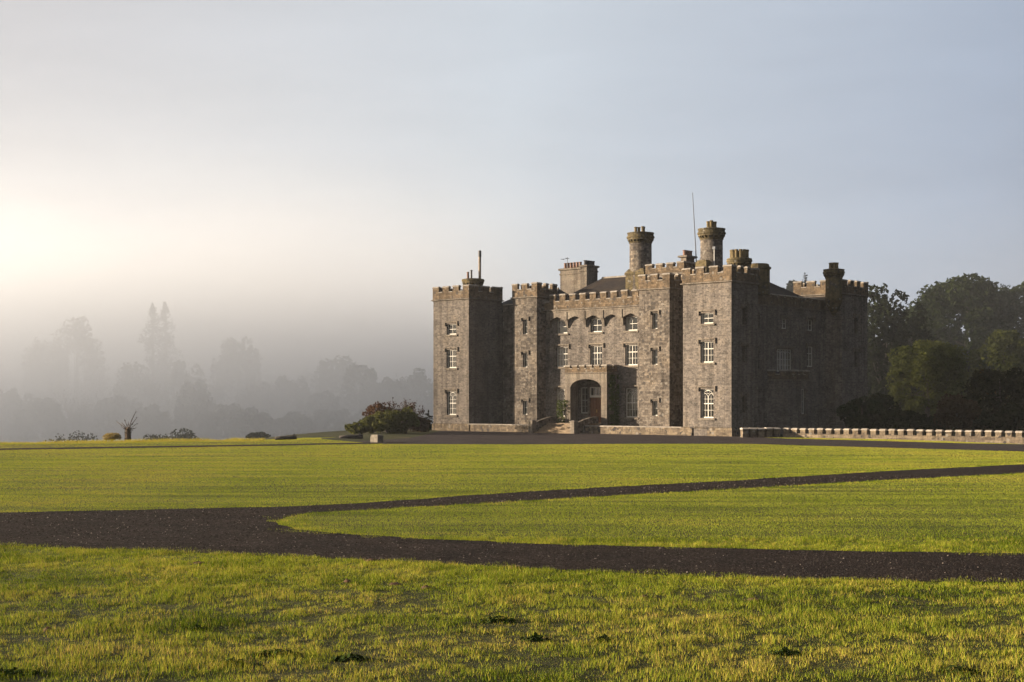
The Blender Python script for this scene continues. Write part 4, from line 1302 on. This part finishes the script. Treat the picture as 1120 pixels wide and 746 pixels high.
# --- right hand wood
x, y, hh = place(1014, 366, 175); broadleaf('broadleaf_tree', 'rounded olive green tree right of the castle, sunlit on its left side', 'tree', x, y, hh, 10.8, L_olive, 11, 22000, 0.20, 0.02, 120, 0.17, 0.3)
x, y, hh = place(1097, 357, 183); broadleaf('broadleaf_tree', 'light green tree at the right edge, behind the amber flecked tree', 'tree', x, y, hh, 10.5, L_olive, 12, 18000, 0.2, 0.03, 110, 0.17, 0.3)
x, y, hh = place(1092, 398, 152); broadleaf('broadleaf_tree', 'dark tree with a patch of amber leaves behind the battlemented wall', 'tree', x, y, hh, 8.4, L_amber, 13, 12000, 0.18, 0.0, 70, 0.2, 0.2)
x, y, hh = place(1046, 428, 138); broadleaf('shrub', 'brownish low bush between the olive tree and the amber flecked tree', 'shrub', x, y, hh, 5.0, L_brown, 14, 4500, 0.17, 0.0, 24, 0.32, 0.2)
x, y, hh = place(1054, 295, 206); broadleaf('broadleaf_tree', 'tallest tree of the right hand wood, broad hazy crown against the sky', 'tree', x, y, hh, 19.0, L_green, 15, 30000, 0.32, 0.02, 170, 0.17, 0.05)
x, y, hh = place(1008, 332, 216); broadleaf('broadleaf_tree', 'hazy tree behind, in the dip between the gappy crown and the tallest crown', 'tree', x, y, hh, 14, L_green, 27, 9000, 0.36, 0.0, 80, 0.2, 0.05)
x, y, hh = place(1122, 301, 212); broadleaf('broadleaf_tree', 'hazy tree at the right edge beside the tallest crown', 'tree', x, y, hh, 18, L_green, 16, 22000, 0.34, 0.02, 140, 0.17, 0.1)
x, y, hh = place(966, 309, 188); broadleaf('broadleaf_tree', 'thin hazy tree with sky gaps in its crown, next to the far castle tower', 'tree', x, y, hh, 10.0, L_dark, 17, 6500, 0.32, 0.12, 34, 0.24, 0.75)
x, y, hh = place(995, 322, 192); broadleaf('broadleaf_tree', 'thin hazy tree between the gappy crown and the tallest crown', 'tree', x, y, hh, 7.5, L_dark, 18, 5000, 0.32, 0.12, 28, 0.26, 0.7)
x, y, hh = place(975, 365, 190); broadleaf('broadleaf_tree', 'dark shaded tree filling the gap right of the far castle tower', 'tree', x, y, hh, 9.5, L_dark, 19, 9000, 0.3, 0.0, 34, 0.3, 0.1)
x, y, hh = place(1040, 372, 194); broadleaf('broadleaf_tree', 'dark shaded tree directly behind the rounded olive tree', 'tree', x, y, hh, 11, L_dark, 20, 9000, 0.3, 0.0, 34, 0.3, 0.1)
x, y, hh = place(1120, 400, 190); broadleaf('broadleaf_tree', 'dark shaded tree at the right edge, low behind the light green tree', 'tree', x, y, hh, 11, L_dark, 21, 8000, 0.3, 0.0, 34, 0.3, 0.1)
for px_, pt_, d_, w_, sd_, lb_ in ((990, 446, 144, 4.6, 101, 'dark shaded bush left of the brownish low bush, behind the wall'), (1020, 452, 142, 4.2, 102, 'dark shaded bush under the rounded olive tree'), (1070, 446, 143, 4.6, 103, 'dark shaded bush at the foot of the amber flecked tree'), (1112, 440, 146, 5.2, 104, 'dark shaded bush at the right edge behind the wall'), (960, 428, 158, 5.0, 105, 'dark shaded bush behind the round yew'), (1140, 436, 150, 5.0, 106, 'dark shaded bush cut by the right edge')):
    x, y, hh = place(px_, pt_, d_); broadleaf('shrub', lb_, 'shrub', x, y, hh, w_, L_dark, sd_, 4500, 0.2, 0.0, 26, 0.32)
x, y, hh = place(942, 429, 133); broadleaf('yew_bush', 'round dark yew at the foot of the far castle tower', 'bush', x, y, hh, 4.8, L_yew, 22, 9000, 0.13, 0.0, 40, 0.26)
x, y, hh = place(972, 450, 131); broadleaf('shrub', 'dark low bush right of the round yew, behind the wall', 'shrub', x, y, hh, 4.0, L_dark, 23, 4000, 0.14, 0.0, 24, 0.3)
x, y, hh = place(881, 297, 235); conifer('pine_tree', 'pointed hazy pine above the castle roof, nearer the far tower', 'tree', x, y, hh, 5.5, L_fir, 24, 2600, 0.4)
x, y, hh = place(862, 305, 238); broadleaf('pine_tree', 'flat topped hazy pine above the castle roof, left of the pointed one', 'tree', x, y, hh, 6.0, L_fir, 25, 2200, 0.4, 0.5, 20, 0.3, 0.5)
x, y, hh = place(925, 345, 215); broadleaf('broadleaf_tree', 'hazy tree standing behind the far castle tower', 'tree', x, y, hh, 13, L_dark, 26, 5000, 0.4, 0.0, 30, 0.28, 0.2)

# --- bushes by the left tower
spots = [(392, 458, 134, 2.6, L_green, 'low green bush, leftmost of the clump left of the castle', 31, 2200),
         (408, 448, 137, 3.0, L_olive, 'yellowish green bush second from the left in the clump beside the castle', 32, 3000),
         (424, 443, 135, 3.6, L_green, 'bushy green shrub in front of the reddish tree beside the castle', 33, 3600),
         (444, 441, 136, 3.4, L_green, 'bushy green shrub in front of the thin twiggy tree beside the castle', 34, 3600),
         (459, 452, 143, 2.8, L_brown, 'brownish bush in the dip between the twiggy tree and the castle wall', 35, 2200)]
for px_, pt, d_, w_, mt, lb_, sd, nn_ in spots:
    x, y, hh = place(px_, pt, d_, 0.0); hh = max(hh, 1.0)
    broadleaf('shrub', lb_, 'shrub', x, y, hh, w_, L_bush if mt is not L_brown else mt, sd, nn_, 0.15, 0.0, 40, 0.21, 0.6, zg=-0.1)
x, y, hh = place(422, 437, 141, -0.3); broadleaf('small_tree', 'small tree with reddish autumn leaves left of the castle', 'tree', x, y, hh, 4.8, L_red, 36, 2600, 0.12, 0.1, 40, 0.2, 0.7, zg=-0.3)
x, y, hh = place(441, 434, 142, -0.3); bare_tree('small_tree', 'thin twiggy tree with few rusty leaves left of the castle', 'tree', x, y, hh, 4.6, L_rust, 37, 4, 1100, 0.09, 6, zg=-0.3)
x, y, hh = place(469, 448, 153, -0.4); conifer('conifer_shrub', 'small dark conifer tucked against the left castle tower', 'shrub', x, y, hh, 1.9, L_fir, 38, 1500, 0.14, zg=-0.4)

# --- foggy valley on the left
valley = [  # px, py top, distance, width, kind, material, label
    (167, 334, 212, 6.2, 'con', L_fir, 'foggy spire conifer, left one of the tall pair'),
    (181, 331, 214, 6.6, 'con', L_fir, 'foggy spire conifer, right one of the tall pair'),
    (80, 342, 215, 11, 'bro', L_red, 'broad reddish crown fading in the fog at far left'),
    (50, 362, 220, 8, 'bro', L_rust, 'faint foggy tree at the left shoulder of the reddish crown'),
    (258, 362, 212, 9.5, 'bro', L_green, 'large round foggy tree right of the tall conifer pair'),
    (96, 398, 188, 0, 'bare', L_brown, 'foggy tree with bare twiggy top in the valley'),
    (212, 412, 180, 8.0, 'bro', L_dark, 'dark domed foggy tree behind the small rounded bush'),
    (150, 392, 208, 9, 'bro', L_green, 'foggy tree just below the tall conifer pair'),
    (200, 390, 210, 8, 'bro', L_green, 'foggy tree between the conifer pair and the large round tree'),
    (284, 414, 205, 8, 'bro', L_dark, 'foggy tree below and right of the large round tree'),
    (316, 408, 205, 8, 'bro', L_dark, 'foggy tree with uneven top in the middle of the valley'),
    (338, 412, 212, 7, 'bare', L_brown, 'thin topped foggy tree in the middle of the valley'),
    (350, 426, 195, 8, 'bro', L_dark, 'low foggy tree right of the valley middle'),
    (395, 396, 205, 8.5, 'bro', L_green, 'foggy tree above the clump of bushes beside the castle'),
    (428, 412, 205, 7, 'bro', L_green, 'foggy tree nearest the castle in the valley'),
    (455, 402, 215, 8, 'bro', L_green, 'faint foggy tree just left of the castle tower'),
    (370, 382, 225, 10, 'bro', L_green, 'faint large foggy tree behind the valley middle'),
    (12, 422, 186, 8, 'bro', L_dark, 'foggy tree at the left edge of the picture'),
    (44, 432, 180, 8, 'bro', L_dark, 'dark foggy tree left of the bare twiggy tree'),
    (130, 430, 184, 8, 'bro', L_dark, 'low dark foggy tree right of the bare twiggy tree'),
    (165, 440, 176, 6.5, 'bro', L_dark, 'low dark foggy tree behind the twiggy stump'),
    (246, 438, 178, 7, 'bro', L_dark, 'low dark foggy tree right of the domed tree'),
    (278, 446, 176, 6.5, 'bro', L_dark, 'low dark foggy tree right again of the domed tree'),
    (320, 448, 178, 7, 'bro', L_dark, 'low dark foggy tree under the uneven topped tree'),
    (365, 446, 182, 7.5, 'bro', L_dark, 'low dark foggy tree left of the bushes beside the castle'),
    (412, 442, 190, 8, 'bro', L_dark, 'low dark foggy tree right behind the bushes beside the castle'),
    (-30, 410, 190, 9, 'bro', L_dark, 'foggy tree cut by the left edge of the picture'),
]
for i, (px_, pt, d_, w_, kd, mt, lb_) in enumerate(valley):
    off = 46 if pt >= 420 else 46 if pt > 366 else 62
    d_, w_ = d_ + off, w_ * (d_ + off) / d_
    x, y, hh = place(px_, pt, d_)
    if kd == 'con': conifer('conifer_tree', lb_, 'tree', x, y, hh, w_, mt, 60 + i, 6000, 0.45, 5.0)
    elif kd == 'bare': bare_tree('broadleaf_tree', lb_, 'tree', x, y, hh, 9.0 if px_ < 200 else 6.0, mt, 60 + i, 5, 7000, 0.17, 5)
    else: broadleaf('broadleaf_tree', lb_, 'tree', x, y, hh, w_, mt, 60 + i, 7500, 0.38, 0.0, 75, 0.2, 0.2)
# the far slope: wood that reads as one mass
def far_wood():
    rg = np.random.default_rng(5)
    cs, ns, ss = [], [], []
    for i in range(150):
        px_ = rg.uniform(-160, 520); d_ = rg.uniform(285, 430)
        x = (px_ - 560) / F * d_
        z = float(ground_z(np.array([x]), np.array([d_]))[0])
        h_ = rg.uniform(15, 24); w_ = rg.uniform(6, 10)
        n = 420
        d3 = unit(n, rg); r = rg.random(n) ** 0.4
        con = rg.random() < 0.4
        c = d3 * r[:, None]
        if con: c[:, :2] *= (0.9 * (1 - (c[:, 2:3] + 1) / 2) + 0.05)
        cs.append(c * np.array([w_ / 2, w_ / 2, h_ / 2]) + np.array([x, d_, z + h_ / 2])); ns.append(unit(n, rg)); ss.append(0.7 + 0.5 * rg.random(n))
    c = np.concatenate(cs)
    o = fast_mesh('far_wood', leaf_cloud(c, np.concatenate(ns), np.concatenate(ss)), 4, L_green, rg.random(len(c)))
    tag(o, 'far wooded slope almost lost in the fog', 'wood', kind='stuff')
far_wood()

# --- small growth along the lip of the lawn
x, y = px_ground(140, 482)
root = empty('tree_stump', (x, y, 0.0)); tag(root, 'thick twiggy stump with sparse dead leaves on the edge of the left lawn', 'tree stump')
rg = np.random.default_rng(41)
m = MB(); m.tube([(0, 0, -0.15), (0.02, 0, 0.4), (0.0, 0, 0.85), (0.05, 0.02, 1.05)], [0.26, 0.2, 0.19, 0.12], 9)
m.build('trunk', M['twig'], root, True)
tips = []
for ex, ez, r_ in ((0.55, 2.35, 0.035), (0.68, 1.85, 0.03), (0.35, 1.75, 0.03), (0.78, 1.35, 0.025), (-0.55, 1.45, 0.035), (-0.95, 1.5, 0.028), (-0.3, 1.65, 0.028), (0.1, 1.5, 0.03), (0.6, 1.0, 0.02), (-0.5, 1.1, 0.02)):
    m = MB(); ey = rg.uniform(-0.4, 0.4)
    m.tube([(0, 0, 0.75), (ex * 0.4, ey * 0.4, 0.75 + (ez - 0.75) * 0.5), (ex, ey, ez)], [r_ * 1.4, r_, r_ * 0.5], 5)
    m.build('shoot', M['twig'], root, True)
    for q in range(7):
        f_ = rg.uniform(0.35, 1.05); tips.append((ex * f_ + rg.normal() * 0.05, ey * f_, 0.75 + (ez - 0.75) * f_ + rg.normal() * 0.05))
for q in range(260): a_ = rg.uniform(0, 6.28); tips.append((math.cos(a_) * 0.24, math.sin(a_) * 0.24, rg.uniform(0, 1.05)))
c = np.array(tips)
fast_mesh('leaves', leaf_cloud(c, unit(len(c), rg), 0.035 + 0.035 * rg.random(len(c))), 4, L_brown, rg.random(len(c)), root)
x, y = px_ground(122, 483.3); broadleaf('shrub', 'small straw coloured bush beside the twiggy stump', 'shrub', x, y, 0.85, 1.6, L_straw, 42, 1800, 0.06, 0.0, 20, 0.34, zg=0.0)
for px_, pt, d_, w_, lb_, sd in ((86, 468, 168, 7.0, 'dim low bush in the mist left of the straw coloured bush', 43), (60, 471, 170, 5.0, 'dim small bush in the mist, leftmost below the lawn edge', 44), (188, 464, 166, 8.0, 'dim rounded bush in the mist right of the twiggy stump', 45), (282, 471, 166, 3.4, 'dim tiny bush in the mist beyond the lawn edge, right of the rounded one', 46)):
    x, y, hh = place(px_, pt, d_)
    broadleaf('shrub', lb_, 'shrub', x, y, hh, w_, L_green, sd, 4500, 0.15, 0.0, 34, 0.26, 0.4)

# --- small things on the lawn
x, y = px_ground(412, 484)
m = MB()
rg = random.Random(3)
b = [(-0.38, -0.3, -0.05), (0.36, -0.33, -0.05), (0.40, 0.30, -0.05), (-0.36, 0.33, -0.05)]
m.loft([b, [(q[0] * 1.0, q[1], 0.3) for q in b], [(q[0] * 0.97 + 0.02, q[1] * 0.95, 0.52) for q in b], [(q[0] * 0.8, q[1] * 0.8, 0.60) for q in b]])
o = m.build('stone_block', M['rock']); o.location = (x, y, 0); o.rotation_euler = (0, 0, math.radians(-35))
tag(o, 'squared stone block standing at the left end of the gravel forecourt', 'stone')
for px_, py_, d_, ln, lb_ in ((312.5, 478, 113, 1.7, 'dark log lying on the edge of the left lawn'), (384, 478.5, 116.5, 1.9, 'dark log lying in front of the bushes beside the castle')):
    x = (px_ - 560) / F * d_
    t = empty('log', (x, d_, 0.05), math.radians(8)); tag(t, lb_, 'log')
    m = MB()
    pts = [(-ln / 2, 0, 0.12), (-ln * 0.2, 0.03, 0.17), (ln * 0.2, -0.02, 0.18), (ln / 2, 0.02, 0.2)]
    m.tube(pts, [0.13, 0.16, 0.16, 0.2], 10); m.build('bole', M['log'], t, True)
    m = MB(); m.tube([(ln * 0.3, 0, 0.3), (ln * 0.42, 0.02, 0.5)], [0.07, 0.04], 7); m.build('branch_stub', M['log'], t, True)

L_weed = leaf_mat('leaf_weed', (0.010, 0.018, 0.006), (0.035, 0.05, 0.012), 0.15)
weeds = [(545, 680, 0.42, 'dark dock clump in the middle of the foreground grass, a squat dark patch'), (300, 717, 0.5, 'dark weed clump low in the foreground grass, left of centre'), (383, 722, 0.36, 'smaller dark weed clump just right of the low left one'), (14, 738, 0.5, 'dark weed clump in the bottom left corner of the grass'), (255, 727, 0.3, 'small dark weed clump just left of the low left one'), (661, 702, 0.26, 'small dark weed clump right of the middle of the foreground'), (585, 701, 0.32, 'thin dark weed clump just below the squat dark patch'), (858, 716, 0.34, 'dark weed clump low in the foreground grass, right of centre'), (1045, 735, 0.42, 'dark weed clump low at the right of the foreground grass'), (215, 689, 0.24, 'tiny dark weed clump in the left foreground grass')]
for i, (px_, py_, w_, lb_) in enumerate(weeds):
    x, y = px_ground(px_, py_)
    rg = np.random.default_rng(200 + i)
    t = empty('weed_clump', (x, y, 0)); tag(t, lb_, 'weed')
    w_ *= 0.62
    n = int(330 * w_)
    a = rg.random(n) * 6.28; r = w_ * rg.random(n) ** 0.6
    c = np.stack([r * np.cos(a), r * np.sin(a) * 0.7, 0.01 + 0.07 * rg.random(n) * (1.2 - r / w_)], 1)
    nn = np.stack([np.cos(a) * 0.4, np.sin(a) * 0.4, np.full(n, 1.0)], 1) + rg.normal(size=(n, 3)) * 0.35
    nn /= np.linalg.norm(nn, axis=1, keepdims=True)
    fast_mesh('leaves', leaf_cloud(c, nn, 0.025 + 0.03 * rg.random(n)), 4, L_weed, rg.random(n), t)
clods = [(432, 640, 0.3, 'brown earth lump just below the driveway, left of centre'), (466, 644, 0.36, 'brown earth lump below the driveway, right beside the left one'), (218, 617, 0.4, 'flat brown earth patch at the near edge of the driveway, left'), (406, 614, 0.35, 'brown earth lump at the near edge of the driveway, left of centre'), (825, 657, 0.42, 'brown earth lump in the foreground grass, right of centre'), (52, 690, 0.2, 'small dark red earth lump in the left foreground grass'), (380, 637, 0.22, 'small brown earth lump in the grass below the driveway'), (705, 654, 0.25, 'small brown earth lump in the middle of the foreground, right side')]
for i, (px_, py_, w_, lb_) in enumerate(clods):
    x, y = px_ground(px_, py_)
    rg = np.random.default_rng(300 + i)
    w_ *= 0.6
    m = MB()
    prof = [(w_ * 0.5, -0.03), (w_ * 0.42, 0.022), (w_ * 0.25, 0.042), (w_ * 0.06, 0.05)]
    rings = []
    ph = rg.random(14) * 0.5 + 0.75
    for r, z in prof: rings.append([(math.cos(k * 6.2832 / 14) * r * ph[k] * 1.2, math.sin(k * 6.2832 / 14) * r * ph[(k * 3) % 14], z * (0.6 + 0.7 * rg.random())) for k in range(14)])
    m.loft(rings)
    o = m.build('earth_lump', M['soil'], None, True); o.location = (x, y, 0.0); tag(o, lb_, 'earth lump')

# --- haze and fog
def volume_mat(name, color, dens, an=0.0):
    t = NT(name)
    pv = t.new('VolumePrincipled')
    pv.inputs['Color'].default_value = (*color, 1)
    pv.inputs['Density'].default_value = dens
    pv.inputs['Anisotropy'].default_value = an
    t.l.new(pv.outputs[0], t.out.inputs['Volume'])
    return t, pv
t, pv = volume_mat('haze_air', (0.90, 0.92, 0.96), 0.0001, 0.2)
m = MB(); m.box(-420, 420, -60, 620, -16.0, 82.0)
o = m.build('haze', t.mat); tag(o, 'thin morning haze over the whole park', 'haze', kind='stuff')

t, pv = volume_mat('valley_fog', (0.66, 0.685, 0.725), 0.01, 0.40)
co = t.new('TexCoord').outputs['Object']
sp = t.new('SeparateXYZ', i_0=co)
fz = t.math('POWER', t.range(sp.outputs[2], 72.0, -14.0, 0.0, 1.0, 'LINEAR'), 3.4)
fx = t.range(sp.outputs[0], 25.0, -45.0, 0.10, 1.0)
fy = t.range(sp.outputs[1], 148.0, 186.0)
fm = t.new('Mapping'); t.put(fm.inputs[0], co); fm.inputs['Scale'].default_value = (1.0, 1.0, 2.6)
nz = t.noise(fm.outputs[0], 0.017, 3.0, 0.6)
nn = t.range(nz, 0.3, 0.7, 0.45, 1.6, 'LINEAR')
dn = t.math('MULTIPLY', t.math('MULTIPLY', fz, fx), t.math('MULTIPLY', fy, nn))
far = t.range(sp.outputs[1], 200.0, 320.0, 1.0, 1.8)
t.put(pv.inputs['Density'], t.math('MULTIPLY', t.math('MULTIPLY', dn, far), 0.055))
m = MB(); m.box(-210, 150, 147, 440, -15.5, 75.0)
o = m.build('fog_bank', t.mat); tag(o, 'bank of morning fog filling the valley left of the castle', 'fog', kind='stuff')
